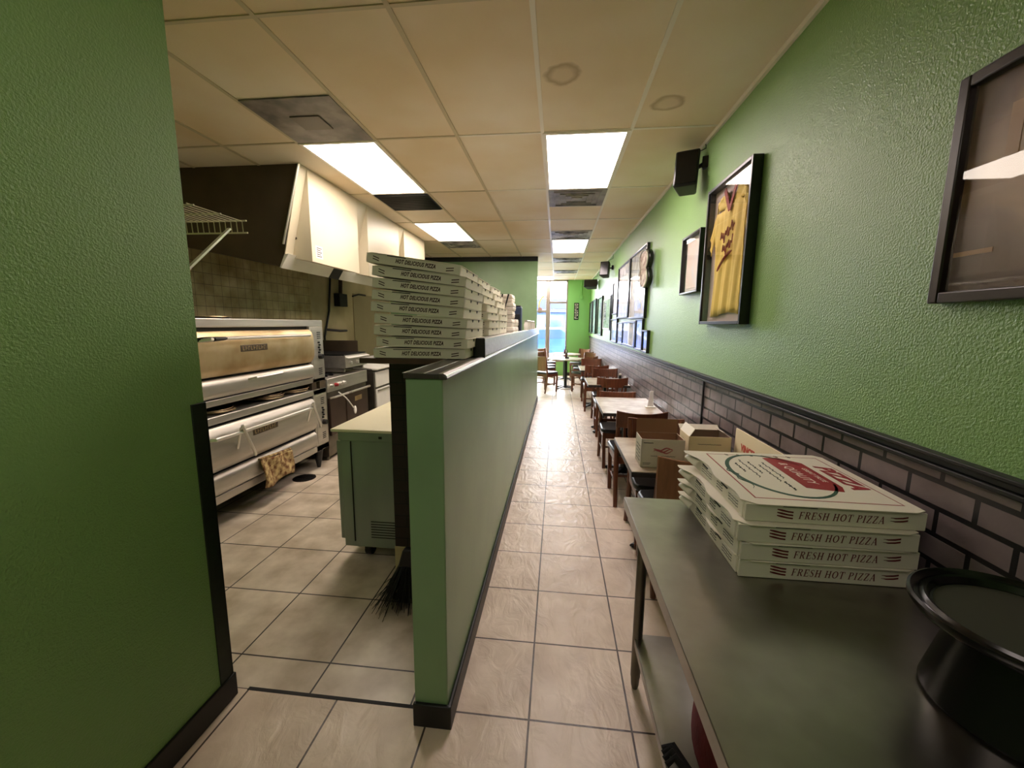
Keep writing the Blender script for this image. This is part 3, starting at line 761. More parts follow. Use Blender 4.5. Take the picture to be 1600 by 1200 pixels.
stack(-.452, 2.46, '%s pizza box of the middle stack, behind the nearest stack', 'middle stack of pizza boxes', tilt=.0200, jx=[.014, .014, .039, .039, .034, .024, .004, -.012, -.032], seed=3)
stack(-.446, 3.02, '%s pizza box of the third stack, just before the foam containers', 'third stack of pizza boxes', tilt=.0185, jx=[.008, .008, .016, .018, .020, .016, -.002, -.022, -.043], seed=5)
# foam containers
fc = T('foam_container', '', 'food container')
mb = MB(); mb.prism([(-.108, 0), (.108, 0), (.115, .034), (-.115, .034)], .21, 'xz', -.105); mb.build('base', 'foam', fc, bevel=.008)
mb = MB(); mb.prism([(-.115, .035), (.115, .035), (.109, .070), (-.109, .070)], .21, 'xz', -.105); mb.build('lid', 'foam', fc, bevel=.006)
ft = ['bottom', 'second', 'third', 'fourth', 'fifth', 'top']
for i in range(6):
    o = fc if i == 0 else dup(fc, (0, 0, 0))
    o.location = (-.505+.006*math.sin(i*2), 3.70, CZ+.001+i*.0705); o['label'] = '%s foam container of the tall white stack on the counter' % ft[i]; o['group'] = 'tall stack of foam containers'
for i in range(3):
    o = dup(fc, (-.50, 3.98, CZ+.001+i*.0705), 0, '%s foam container of the short white stack behind the tall one' % ('bottom', 'middle', 'top')[i], 'short stack of foam containers')
t = T('napkin_dispenser', 'tall navy dispenser on the counter behind the foam containers', 'dispenser', (-.47, 4.72, CZ))
MB().box(-.06, .06, -.07, .07, 0, .36).build('housing', 'blue', t, bevel=.012)
MB().box(-.045, .045, -.075, -.068, .10, .28).build('front_plate', 'black', t, bevel=.004)
MB().box(-.05, .05, -.06, .06, .36, .376).build('cap', 'black', t, bevel=.006)
t = T('utensil_cup', 'cup of black utensils poking up behind the boxes', 'utensil cup', (-.53, 3.50, CZ))
MB().lathe([(0, 0), (.035, 0), (.042, .11), (.038, .11), (.032, .005), (0, .005)], seg=18).build('cup', 'white_plastic', t, smooth=True)
for i, (dx, dy) in enumerate(((.06, .0), (.11, .02), (.03, .03))):
    MB().tube([(0.005*i, 0, .02), (dx*.6, dy, .26), (dx, dy, .42)], [.003, .004, .008], 6).build('utensil', 'black', t)
jar = T('shaker_jar', '', 'jar')
MB().lathe([(0, 0), (.03, 0), (.034, .01), (.034, .075), (.026, .09), (.026, .1), (0, .1)], seg=16).build('body', 'white_plastic', jar, smooth=True)
MB().lathe([(.028, .1), (.028, .118), (.02, .124), (0, .124)], seg=16).build('lid', 'chrome', jar, smooth=True)
jl = ['white shaker jar on the counter ledge, nearest of four', 'second shaker jar on the counter ledge', 'third shaker jar on the counter ledge', 'farthest shaker jar at the end of the counter ledge']
for i, (x, y) in enumerate(((-.402, 5.35), (-.40, 5.75), (-.405, 6.2), (-.40, 6.7))):
    o = jar if i == 0 else dup(jar, (0, 0, 0))
    o.location = (x, y, 1.504); o['label'] = jl[i]; o['group'] = 'shaker jars on the ledge'
t = T('counter_board', 'brown counter board carrying the pizza boxes along the kitchen side', 'counter', (0, 0, 0))
MB().box(-.96, -.5365, 1.895, 8.38, 1.383, 1.41).build('top_board', 'board', t, bevel=.004)
MB().box(-.98, -.527, 2.30, 2.36, .19, 1.382).build('brick_pier', 'brick_front', t)
MB().box(-.985, -.527, 2.295, 2.362, 0, .19).build('pier_foot', 'cream_wall', t, bevel=.004)
MB().box(-.93, -.527, 8.30, 8.36, 0, 1.382).build('rear_support', 'board', t)

# ------------------------------------------------------------------ steel table, bottom right
t = T('steel_table', 'grey stainless work table in the right foreground', 'work table', (0, 0, 0))
TX0, TX1, TY0, TY1 = .297, 1.035, .18, 1.684
mb = MB(); mb.box(TX0, TX1, TY0, TY1, TZ-.004, TZ)
mb.box(TX0, TX0+.004, TY0, TY1, TZ-.045, TZ); mb.box(TX0, TX1, TY1-.004, TY1, TZ-.045, TZ); mb.box(TX0, TX1, TY0, TY0+.004, TZ-.045, TZ); mb.box(TX1-.004, TX1, TY0, TY1, TZ-.045, TZ)
mb.build('top', 'steel_table', t, bevel=.003)
for x in (.375, .97):
    for y in (.25, 1.635):
        l = MB().cyl((x, y, .06), (x, y, TZ-.004), .0205, seg=18).build('leg', 'steel_dull', t, smooth=True)
        MB().lathe([(0, 0), (.012, 0), (.017, .02), (.020, .07), (0, .07)], (x, y, 0), 16).build('foot', 'steel_dull', l, smooth=True)
mb = MB(); mb.box(.36, .985, .235, 1.65, .246, .25); mb.box(.36, .364, .235, 1.65, .215, .25); mb.box(.36, .985, 1.646, 1.65, .215, .25)
mb.build('undershelf', 'steel_table', t, bevel=.002)
# things on the undershelf
t = T('red_apron', 'dark red cloth bundle on the undershelf of the steel table', 'cloth', (.595, 1.06, .251))
MB().grid(lambda u, v: Vector((.13*math.cos(u*2*PI)*(1-.22*v)*(1+.12*math.sin(u*19)), .34*math.sin(u*2*PI)*(1-.2*v)*(1+.08*math.sin(u*23+1)), .34*v**1.0+.012*math.sin(u*17+v*9)*(v > .02))), 40, 14).build('folded_cloth', 'redcloth', t, smooth=True)
mb = MB(); mb.grid(lambda u, v: Vector((.105*math.cos(u*2*PI)*(1-v), .275*math.sin(u*2*PI)*(1-v), .335+.02*v+.008*math.sin(u*25))), 32, 4); mb.build('top_fold', 'redcloth', t, smooth=True)
t = T('black_gloves', 'crumpled black gloves beside the red cloth under the table', 'gloves', (.425, 1.03, .251))
mb = MB(); mb.ball((0, 0, .03), (.045, .06, .03), 14, 8)
for a in (-.5, -.15, .2, .55): mb.tube([(0, .02, .03), (-.05*math.cos(a), .05+.05*math.sin(a+.8), .05), (-.05-.025*math.cos(a), .075+.05*math.sin(a), .035)], [.014, .012, .008], 8)
mb.build('glove_pair', 'blackcloth', t, smooth=True)
t = T('plastic_bin', 'teal plastic bin at the back of the undershelf', 'bin', (.70, 1.50, .251))
mb = MB(); A = [(-.12, -.14), (.12, -.14), (.12, .14), (-.12, .14)]
mb.box(-.12, .12, -.14, .14, 0, .006); mb.box(-.125, -.117, -.145, .145, 0, .33); mb.box(.117, .125, -.145, .145, 0, .33); mb.box(-.12, .12, -.145, -.137, 0, .33); mb.box(-.12, .12, .137, .145, 0, .33)
mb.build('body', 'teal', t, bevel=.006); MB().tube([(-.127, -.147, .325), (.127, -.147, .325), (.127, .147, .325), (-.127, .147, .325)], .007, 8, closed=True).build('rim', 'navy', t)
# black round serving stand
t = T('serving_stand', 'black round tray on a flared stand at the lower right of the steel table', 'serving stand', (.872, .77, TZ+.001))
MB().lathe([(0, 0), (.129, 0), (.132, .006), (.130, .016), (.100, .150), (.100, .165), (.0, .165)], seg=56).build('stand', 'blackgloss', t, smooth=True)
MB().lathe([(0, .166), (.146, .166), (.160, .172), (.168, .184), (.168, .192), (.163, .195), (.152, .188), (.150, .184), (.143, .192), (.138, .190), (.132, .178), (0, .177)], seg=64).build('tray', 'blackgloss', t, smooth=True)
MB().lathe([(0, .1772), (.128, .1772), (.128, .1784), (0, .1784)], seg=48).build('tray_liner', mat('dark_olive_liner', (46, 46, 34), .6), t)
# flattened cream carton on the wall
t = T('flattened_carton', 'cream flattened carton with red lettering leaning on the brick wall behind the pizza boxes', 'carton', (1.022, 2.07, 0), WR)
lean = RY(.022)
MB().box(-.008, 0, -.36, .34, 0, 1.0, lean).build('panel', 'creamcard', t, bevel=.001, seg=1)
MB().text('VINCENZO', .05, lean @ TR(-.0085, .13, .91) @ RZ(-PI/2) @ RX(PI/2), 0, 1., .0003, off=.003).build('red_lettering', mat('faded_red_ink', (190, 84, 70), .6), t)

# ------------------------------------------------------------------ dining furniture
def cafe_base(t, h=.72, r=.23):
    MB().cyl((0, 0, .05), (0, 0, h-.02), .038, seg=18).build('column', 'blackmetal', t, smooth=True)
    b = MB()
    for a in range(4):
        q = RZ(a*PI/2+PI/4)
        b.prism([(.02, .03), (.02, .075), (r*.7, .05), (r, .028), (r+.012, .012), (r, .006), (r*.9, .02), (r*.5, .03)], .05, 'xz', -.025, q)
        b.cyl(q @ Vector((r-.01, 0, 0)), q @ Vector((r-.01, 0, .012)), .018, seg=10)
    b.cyl((0, 0, .02), (0, 0, .08), .06, .045, 18)
    b.build('base', 'blackmetal', t, bevel=.003)
    MB().cbox((0, 0, h-.012), (.32, .32, .012)).cbox((0, 0, h-.025), (.5, .05, .014)).build('top_plate', 'blackmetal', t)
def rect_table(x0, x1, y0, y1, label):
    t = T('cafe_table', label, 'table', ((x0+x1)/2, (y0+y1)/2, 0), 0, 'rectangular cafe tables along the brick wall')
    a, b_ = (x1-x0)/2, (y1-y0)/2
    MB().box(-a+.003, a-.003, -b_+.003, b_-.003, .745, .75).build('tabletop', 'laminate', t)
    MB().box(-a, a, -b_, b_, .716, .7455).build('edge_band', 'lam_edge', t, bevel=.003)
    cafe_base(t, .716); return t
rect_table(.440, 1.035, 2.298, 3.025, 'cafe table nearest the viewer, holding two open cartons')
rect_table(.448, 1.028, 3.876, 4.745, 'second cafe table along the brick wall, with a white card holder')
rect_table(.443, 1.022, 5.716, 6.48, 'third cafe table along the brick wall, with shakers by the wall')
rect_table(.438, 1.006, 7.53, 8.35, 'fourth and farthest rectangular cafe table along the brick wall')
def make_chair(solid=False):
    t = T('dining_chair', '', 'chair')
    # seat faces +y
    mb = MB()
    P = [(-.20, -.19), (-.215, .15), (-.19, .20), (-.10, .215), (.10, .215), (.19, .20), (.215, .15), (.20, -.19)]
    mb.prism(P, .045, 'xy', .435); mb.build('seat', 'navy', t, bevel=.016, seg=3)
    mb = MB(); mb.box(-.19, .19, .165, .19, .37, .436); mb.box(-.19, .19, -.185, -.16, .37, .436); mb.box(-.195, -.17, -.17, .17, .37, .436); mb.box(.17, .195, -.17, .17, .37, .436)
    mb.build('seat_frame', 'wood', t, bevel=.003)
    for s_ in (-1, 1):
        MB().bar((s_*.175, .172, 0), (s_*.185, .178, .437), .036, .036, up=(0, 1, 0)).build('leg', 'wood', t, bevel=.006)
        l = MB(); pts = [(s_*.19, -.255, 0), (s_*.187, -.20, .22), (s_*.185, -.18, .44), (s_*.188, -.205, .62), (s_*.192, -.245, .845)]
        l.tube(pts, [.017, .021, .022, .020, .016], 8); l.build('leg', 'wood', t, smooth=True)
        MB().bar((s_*.178, .17, .20), (s_*.186, -.205, .20), .016, .024).build('stretcher', 'wood', t, bevel=.003)
    MB().bar((-.18, -.02, .20), (.18, -.02, .20), .02, .02).build('stretcher', 'wood', t, bevel=.003)
    # broad curved top rail
    mb = MB(); nn = 12
    for i in range(nn):
        def q(k, z, th):
            u = k/nn*2-1; x = u*.212; y = -.275+.045*u*u-(z-.72)*.14*(1 if z > .7 else -1.2)
            return (x, y+th, z)
        def zt(k): u = k/nn*2-1; return .862-.018*(1-u*u)
        z0 = .52 if solid else .715
        mb.hexa([q(i, z0, -.009), q(i+1, z0, -.009), q(i+1, z0, .009), q(i, z0, .009), q(i, zt(i), -.009), q(i+1, zt(i+1), -.009), q(i+1, zt(i+1), .009), q(i, zt(i), .009)])
    bmesh.ops.remove_doubles(mb.bm, verts=mb.bm.verts, dist=.0005)
    mb.build('back_panel' if solid else 'top_rail', 'wood_light' if solid else 'wood', t, bevel=.004)
    if solid: return t
    MB().bar((-.185, -.198, .50), (.185, -.198, .50), .02, .035).build('lower_rail', 'wood', t, bevel=.003)
    for i in range(5):
        u = (i-2)/2.
        MB().bar((u*.13, -.200, .50), (u*.14, -.270+.045*(u*.66)**2, .725), .022, .012, up=(0, 1, 0)).build('slat', 'wood', t, bevel=.002)
    return t
chs = [make_chair(), make_chair(True)]; usedc = [False, False]
def chair(x, y, rz, label, group='wooden dining chairs', solid=0):
    o = chs[solid] if not usedc[solid] else dup(chs[solid], (0, 0, 0))
    usedc[solid] = True
    o.location = (x, y, 0); o.rotation_euler = (0, 0, rz); o['label'] = label; o['group'] = group
# the chair origin is the seat centre; the back stands about .27 behind it
chair(.775, 2.52, .03, 'dining chair tucked into the near side of the carton table', solid=1)
chair(.775, 2.965, PI-.02, 'dining chair on the far side of the carton table')
chair(.72, 3.72, .03, 'dining chair with curved rail drawn to the near side of the second cafe table')
chair(.72, 4.62, PI, 'dining chair tucked into the far side of the second cafe table'); bpy.data.objects[[o.name for o in COL.objects if o.get('label', '').endswith('far side of the second cafe table')][0]].scale.z = .93
chair(.775, 5.98, .0, 'dining chair with slatted back at the near side of the third cafe table')
chair(.80, 6.66, PI, 'dining chair at the far side of the third cafe table')
chair(.72, 7.68, .0, 'dining chair at the near side of the fourth cafe table')
chair(.72, 8.62, PI-.05, 'dining chair behind the fourth cafe table')
def round_table(x, y, label):
    t = T('round_table', label, 'table', (x, y, 0), 0, 'round dining tables by the window')
    MB().lathe([(0, .722), (.44, .722), (.45, .728), (.45, .744), (.444, .75), (0, .75)], seg=40).build('tabletop', 'laminate', t, smooth=True)
    cafe_base(t, .722, .26)
def menu_holder(x, y, label):
    t = T('table_caddy', label, 'table caddy', (x, y, .7505), 0, 'caddies on the round tables')
    MB().box(-.05, .05, -.035, .035, 0, .03).build('tray', 'black', t, bevel=.004)
    MB().box(-.012, .012, -.004, .004, .03, .21).build('handle', 'black', t, bevel=.003)
    MB().lathe([(0, .03), (.016, .03), (.016, .11), (.010, .125), (0, .125)], (-.03, 0, 0), 12).build('bottle', 'redcloth', t, smooth=True)
    MB().lathe([(0, .03), (.016, .03), (.018, .09), (.012, .10), (0, .10)], (.03, 0, 0), 12).build('shaker', 'white_plastic', t, smooth=True)
RT = ((.225, 10.15, 'nearest'), (.22, 11.75, 'farthest'))
for x, y, w_ in RT:
    round_table(x, y, '%s round table in front of the shop window' % w_)
    menu_holder(x+.02, y, 'black caddy with bottles on the %s round table' % w_)
RG = 'chairs around the round tables'
for (x, y, tx, ty, lb) in (
    (-.24, 9.58, .225, 10.15, 'chair at the near left of the nearest round table'),
    (.62, 9.66, .225, 10.15, 'chair at the near right of the nearest round table'),
    (-.30, 10.62, .225, 10.15, 'chair at the far left of the nearest round table'),
    (.70, 10.62, .225, 10.15, 'chair at the far right of the nearest round table'),
    (-.30, 11.30, .22, 11.75, 'chair at the near left of the farthest round table'),
    (.70, 11.34, .22, 11.75, 'chair at the near right of the farthest round table'),
    (-.30, 12.22, .22, 11.75, 'chair at the far left of the farthest round table, against the window'),
    (.66, 12.24, .22, 11.75, 'chair at the far right of the farthest round table by the green wall'),
    (-1.15, 10.0, -.8, 9.9, 'chair left of the round tables, partly behind the half wall')):
    chair(x, y, math.atan2(ty-y, tx-x)-PI/2, lb, RG, 1)
# table things
t = T('card_holder', 'white card holder standing by the wall on the second cafe table', 'card holder', (.955, 4.20, .7505))
MB().box(-.05, .05, -.03, .03, 0, .012).build('foot', 'white_plastic', t, bevel=.003)
MB().prism([(-.03, .01), (.03, .01), (.022, .17), (-.010, .17)], .008, 'xz', -.004).build('card', 'mat_white', t, bevel=.001, seg=1)
t = T('pepper_shaker', 'dark pepper shaker by the wall on the third cafe table', 'shaker', (.93, 6.08, .7505))
MB().lathe([(0, 0), (.022, 0), (.022, .07), (.017, .09), (.017, .12), (.0, .125)], seg=14).build('body', 'black', t, smooth=True)
MB().lathe([(.0175, .1), (.019, .1), (.019, .122), (0, .128)], seg=14).build('cap', 'chrome', t, smooth=True)
t = T('salt_shaker', 'white salt shaker beside the dark pepper shaker on the third cafe table', 'shaker', (.985, 6.02, .7505))
MB().lathe([(0, 0), (.024, 0), (.022, .06), (.018, .075), (.0, .08)], seg=14).build('body', 'white_plastic', t, smooth=True)
MB().lathe([(.0185, .072), (.02, .072), (.018, .09), (0, .095)], seg=14).build('cap', 'chrome', t, smooth=True)
t = T('clear_tumbler', 'clear tumbler by the wall on the fourth cafe table', 'glass', (.93, 7.80, .7505))
MB().lathe([(0, 0), (.03, 0), (.036, .13), (.034, .13), (.028, .006), (0, .006)], seg=18).build('body', 'glass', t, smooth=True)
# cartons on the first cafe table
t = T('open_carton', 'white open carton with a red logo standing on the nearest cafe table', 'carton', (.505, 2.385, .7505), 0, 'open cartons on the nearest cafe table')
w, d, h = .245, .165, .170
mb = MB(); mb.box(0, w, 0, .004, 0, h); mb.box(0, .004, 0, d, 0, h); mb.box(w-.004, w, 0, d, 0, h); mb.box(0, w, d-.004, d, 0, h); mb.box(0, w, 0, d, 0, .004)
mb.build('body', 'carton', t, bevel=.001, seg=1)
MB().box(.005, w-.005, d-.0065, d-.0045, .004, h).box(w-.0065, w-.0045, .005, d-.006, .004, h).build('kraft_inside', 'kraft', t)
MB().box(0, w, d-.003, d+.001, h, h+.085, TR(0, d, h) @ RX(-.12) @ TR(0, -d, -h)).build('rear_flap', 'kraft', t)
mb = MB(); squiggle(mb, .012, h-.022, .055, .0015, .002, -.001, 18); squiggle(mb, .012, .026, .045, .002, .0015, -.001, 18); squiggle(mb, .012, .018, .04, .0015, .0012, -.001, 16); squiggle(mb, .055, .070, .14, .001, .0013, -.001, 30)
for i in range(5): squiggle(mb, .03, .03+i*.022, .10, .002, .0016, -.001, 14, 'yz')
mb.build('dark_print', 'darkink', t)
mb = MB()
for k in range(3): mb.tube([(.07+.11*i/12, -.001, .105+.010*math.sin(i*.6+k*1.4)+.006*(k-1)) for i in range(13)], [.001+.003*math.sin(PI*i/12) for i in range(13)], 5)
mb.build('red_logo', mat('pink_red_ink', (170, 86, 90), .6), t)
t = T('open_carton', 'shallow open carton with splayed flaps beside the brick wall on the nearest cafe table', 'carton', (.775, 2.40, .7505), 0, 'open cartons on the nearest cafe table')
w, d, h = .235, .18, .192
mb = MB(); mb.box(0, w, 0, .004, 0, h); mb.box(0, .004, 0, d, 0, h); mb.box(w-.004, w, 0, d, 0, h); mb.box(0, w, d-.004, d, 0, h); mb.box(0, w, 0, d, 0, .004)
mb.build('body', 'creamcard', t, bevel=.001, seg=1)
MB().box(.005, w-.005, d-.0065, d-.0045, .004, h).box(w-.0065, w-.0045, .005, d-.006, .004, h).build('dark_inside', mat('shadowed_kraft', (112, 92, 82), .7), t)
def flap(name, m, mx, a, b_):
    MB().box(0, a, -.0015, .0015, 0, b_, mx).build(name, m, t)
flap('side_flap', 'pboard', TR(.002, 0, h-.002) @ RZ(PI/2) @ RX(.55), d, .055)
flap('rear_flap', 'carton', TR(0, d, h-.002) @ RX(-1.1), w, .05)
flap('side_flap', 'carton', TR(w-.002, d, h-.002) @ RZ(-PI/2) @ RX(.9), d*.7, .035)
mb = MB(); squiggle(mb, .05, h-.045, .13, .0012, .0015, -.001, 30); mb.build('dark_print', 'darkink', t)

# ------------------------------------------------------------------ kitchen
# deck oven, front faces +x
OX = -2.508
t = T('deck_oven', 'two deck stainless pizza oven along the kitchen wall', 'pizza oven', (OX, 0, 0))
OY0, OY1 = 2.36, 4.172
BX = -.93
def deck(z0, z1, first_):
    b = MB(); b.box(BX, -.012, OY0, OY1, z0, z1)
    return b
mb = MB(); mb.box(BX, -.03, OY0, OY1, .955, 1.52); mb.box(BX, 0, OY0, OY1, 1.535, 1.602); mb.box(BX, 0, 3.935, OY1, .955, 1.535); mb.box(BX, 0, OY0, OY0+.05, .955, 1.535); mb.box(BX, 0, OY0, OY1, .955, 1.005)
mb.build('upper_deck', 'steel', t, bevel=.006)
mb = MB(); mb.box(BX, -.03, OY0, OY1, .21, .80); mb.box(BX, 0, OY0, OY1, .82, .878); mb.box(BX, 0, 3.935, OY1, .21, .878); mb.box(BX, 0, OY0, OY0+.05, .21, .878); mb.box(BX, 0, OY0, OY1, .21, .275)
mb.build('lower_deck', 'steel', t, bevel=.006)
mb = MB(); mb.box(BX, -.25, OY0+.06, 3.93, .878, .955); mb.box(-.2, -.02, 3.95, 4.03, .878, .955); mb.box(-.2, 0, 4.06, OY1, .878, .955); mb.box(-.2, 0, OY0, OY0+.05, .878, .955)
mb.build('shelf_gap_back', 'dark_steel', t)
def bulged(z0, z1, y0, y1, d=.05):
    prof = []
    n = 10
    for i in range(n+1):
        a = i/n; z = z0+(z1-z0)*a
        prof.append((d*(1-abs(2*a-1)**4.5)*.9+.004, z))
    return MB().prism([(-.02, z0)]+prof+[(-.02, z1)], y1-y0, 'xz', y0)
mb = MB(); mb.box(-.04, -.027, OY0+.05, 3.935, 1.005, 1.535); mb.box(-.04, -.027, OY0+.05, 3.935, .275, .82); mb.build('door_gap_shade', 'slot', t)  # dark backing sheet stands in for shade in the gaps round the doors
dr = bulged(1.172, 1.508, OY0+.06, 3.922, .055).build('upper_door', 'steel_tan', t, bevel=.008)
dw = bulged(1.014, 1.156, OY0+.06, 3.922, .035).build('upper_panel', 'steel', t, bevel=.006)
ld = bulged(.464, .800, OY0+.06, 3.905, .05).build('lower_door', 'steel', t, bevel=.008)
lw = bulged(.284, .446, OY0+.06, 3.905, .035).build('lower_panel', 'steel', t, bevel=.006)
# handles
mb = MB(); z = 1.455
mb.tube([(.045, 2.56, z-.01), (.115, 2.60, z), (.12, 2.75, z+.003), (.12, 3.75, z), (.045, 3.79, z-.005)], .014, 10); mb.build('handle', 'chrome', dr, smooth=True)
mb = MB(); mb.tube([(.048, 2.56, 1.450), (.085, 2.60, 1.454), (.121, 2.63, 1.456), (.121, 2.74, 1.458)], [.017, .019, .017, .012], 10); mb.build('burnt_grip', 'black', dr, smooth=True)
mb = MB(); z = 1.135; mb.tube([(.03, 3.02, z-.02), (.085, 3.04, z-.005), (.085, 3.36, z), (.03, 3.38, z-.015)], .010, 10); mb.build('handle', 'chrome', dw, smooth=True)
mb = MB(); z = .745
mb.tube([(.04, 2.52, z), (.12, 2.56, z), (.13, 2.70, z), (.13, 3.66, z), (.13, 3.72, z)], .014, 10)
mb.build('handle', 'chrome', ld, smooth=True)
for y in (2.78, 3.69):
    MB().tube([(.045, y+.05, .60), (.132, y, .775), (.15, y+.005, .79)], .010, 8).build('handle_strut', 'chrome', ld, smooth=True)
    MB().tube([(.145, y, .80), (.15, y+.10, .56), (.14, y+.115, .53)], [.011, .012, .012], 8).build('handle_strut', 'chrome', ld, smooth=True)
def plate(y, z, x, par, w=.30):
    MB().box(x, x+.006, y, y+w, z, z+.052).build('name_plate', 'dark_steel', par, bevel=.003)
    q = MB(); yy = y+.02
    for i in range(9):
        q.box(x+.006, x+.0075, yy, yy+.006, z+.010, z+.042); q.box(x+.006, x+.0075, yy, yy+.018, z+.010+(i % 3)*.013, z+.016+(i % 3)*.013); yy += .029
    q.build('raised_letters', 'steel_tan', par)
plate(2.94, 1.345, .050, dr); plate(3.0, .655, .046, ld)
for (zc, zk) in ((1.25, 1.222), (.55, .51)):
    MB().box(.0, .003, 3.965, 4.145, zc-.26, zc+.26).build('control_panel', 'steel', t, bevel=.002)
    v = MB()
    for z in (zc+.19, zc-.19):
        for i in range(4): v.box(.002, .006, 4.055, 4.115, z+.02*i-.03, z+.02*i-.022)
    v.build('vent_slots', 'slot', t)
    MB().cyl((.002, 4.085, zk), (.04, 4.085, zk), .030, .026, 18).build('knob', 'black', t, bevel=.003)
    q = MB()
    for i in range(5): q.cyl((.002, 4.07+.012*(i % 2), zc+.015+i*.026), (.02, 4.07+.012*(i % 2), zc+.015+i*.026), .010, seg=10)
    q.build('switches', 'blackmetal', t)
for y in (2.46, 4.065):
    for x in (-.07, -.85):
        MB().cyl((x, y, 0), (x, y, .215), .018, .055, 14).build('leg', 'black', t, smooth=True)
# pans on the oven and in the gap
pan = T('pizza_pan', '', 'pan')
MB().lathe([(0, 0), (.15, 0), (.165, .014), (.168, .015), (.152, .002), (0, .002)], seg=36).build('body', 'steel_dull', pan, smooth=True)
MB().tube([(.167*math.cos(2*PI*i/36), .167*math.sin(2*PI*i/36), .0145) for i in range(36)], .0025, 6, closed=True).build('rolled_rim', 'steel_tan', pan, smooth=True)
def pans(x, y, z, n, where):
    for i in range(n):
        o = pan if not pan.get('label') else dup(pan, (0, 0, 0))
        o.location = (x+.012*math.sin(i*2.7), y+.010*math.cos(i*1.9), z+i*.0085)
        o['label'] = ('pizza pan lying alone ' if n == 1 else ('topmost' if i == n-1 else ('lowest', 'second lowest', 'middle', 'second highest')[i])+' pizza pan of the stack ')+where; o['group'] = 'round pizza pans on the oven'
pans(OX-.175, 3.42, .879, 5, 'in the oven gap near the middle'); pans(OX-.175, 3.80, .879, 4, 'in the oven gap next to the control panel'); pans(OX-.175, 2.84, .879, 3, 'in the oven gap at its left end')
pans(OX-.28, 3.0, 1.603, 1, 'on top of the oven')
# towel
t = T('stained_towel', 'brown stained towel hanging on the lower oven panel', 'towel', (OX+.044, 3.06, .18))
mb = MB()
mb.grid(lambda u, v: Vector((.012+.010*math.sin(u*11+v*3)+.012*(1-v), .40*u+.015*math.sin(v*5), .245*v-.06*(1-v)*math.sin(u*2.2)*0-.018*math.sin(u*7)*(1-v)-.05*u*v*.6)), 24, 12)
mb.build('cloth', 'rag', t, smooth=True, thick=.008)
mb = MB(); mb.grid(lambda u, v: Vector((.006-.030*v, .40*u, .245+.012*math.sin(v*PI)-.03*u)), 16, 4); mb.build('folded_top', 'rag', t, smooth=True, thick=.008)
# hood
t = T('exhaust_hood', 'long exhaust hood with cream access panels over the oven and range', 'exhaust hood', (0, 0, 0))
HY0, HY1 = 3.47, 6.76
MB().prism([(-2.21, HC-.001), (-2.40, 2.15), (-2.45, 2.06), (-2.48, 2.075), (-3.495, 2.27), (-3.495, HC-.001)], HY1-HY0, 'xz', HY0).build('shell', 'dark_steel', t)
MB().prism([(-2.200, HC-.002), (-2.208, HC-.002), (-2.392, 2.165), (-2.384, 2.165)], HY1-HY0+.012, 'xz', HY0-.012).build('sloped_front', 'cream', t)
MB().prism([(-2.352, 2.172), (-2.395, 2.168), (-2.446, 2.055), (-2.434, 2.05)], HY1-HY0+.01, 'xz', HY0-.01).build('lower_lip', 'white_enamel', t, bevel=.002)
MB().prism([(-2.350, 2.174), (-2.362, 2.17), (-2.432, 2.05), (-2.430, 2.046)], .19, 'xz', 4.22).build('lip_gap', 'slot', t)
MB().prism([(-2.196, HC-.01), (-2.206, HC-.01), (-2.393, 2.25), (-2.383, 2.25)], .02, 'xz', HY0-.03).build('edge_strip', 'chrome', t)
for y0, y1 in ((3.565, 4.45), (4.69, 5.63), (5.83, 6.745)):
    p = MB().prism([(-2.203, HC-.012), (-2.2, HC-.012), (-2.2, 2.118), (-2.392, 2.150)], y1-y0, 'xz', y0).build('access_panel', 'cream', t, bevel=.004)
    if y0 < 4:
        MB().box(-2.201, -2.1985, y0+.06, y0+.17, 2.16, 2.27).build('paper_notice', 'mat_white', p)
        q = MB()
        for i in range(5): q.box(-2.1985, -2.1978, y0+.075, y0+.155-.02*(i % 2), 2.175+i*.018, 2.182+i*.018)
        q.build('notice_print', 'brownink', p)
        q = MB(); q.cyl((-2.32, y0-.0, 2.62), (-2.32, y0-.006, 2.62), .012, seg=10); q.cyl((-2.345, y0, 2.32), (-2.345, y0-.006, 2.32), .012, seg=10); q.build('screw', 'dark_steel', p)
# wire shelf on the back of the left wall
t = T('wire_shelf', 'wire shelf with a diagonal bracket on the back of the near left wall', 'wire shelf', (-1.31, 1.40, 1.985))
mb = MB()
for i in range(40): mb.tube([(-.02-i*.026, .0, .012), (-.02-i*.026, .262, .012), (-.02-i*.026, .265, -.032)], .0022, 5)
mb.build('wires', 'wire', t)
mb = MB()
for (y, z) in ((.262, .014), (.265, -.034), (.13, .008), (.01, .008)): mb.tube([(.0, y, z), (-1.06, y, z)], .0035, 6)
mb.build('rails', 'wire', t)
MB().bar((-.07, .25, -.02), (-.07, .004, -.235), .014, .008).build('bracket', 'chrome', t)
MB().bar((-.85, .25, -.02), (-.85, .004, -.235), .014, .008).build('bracket', 'chrome', t)
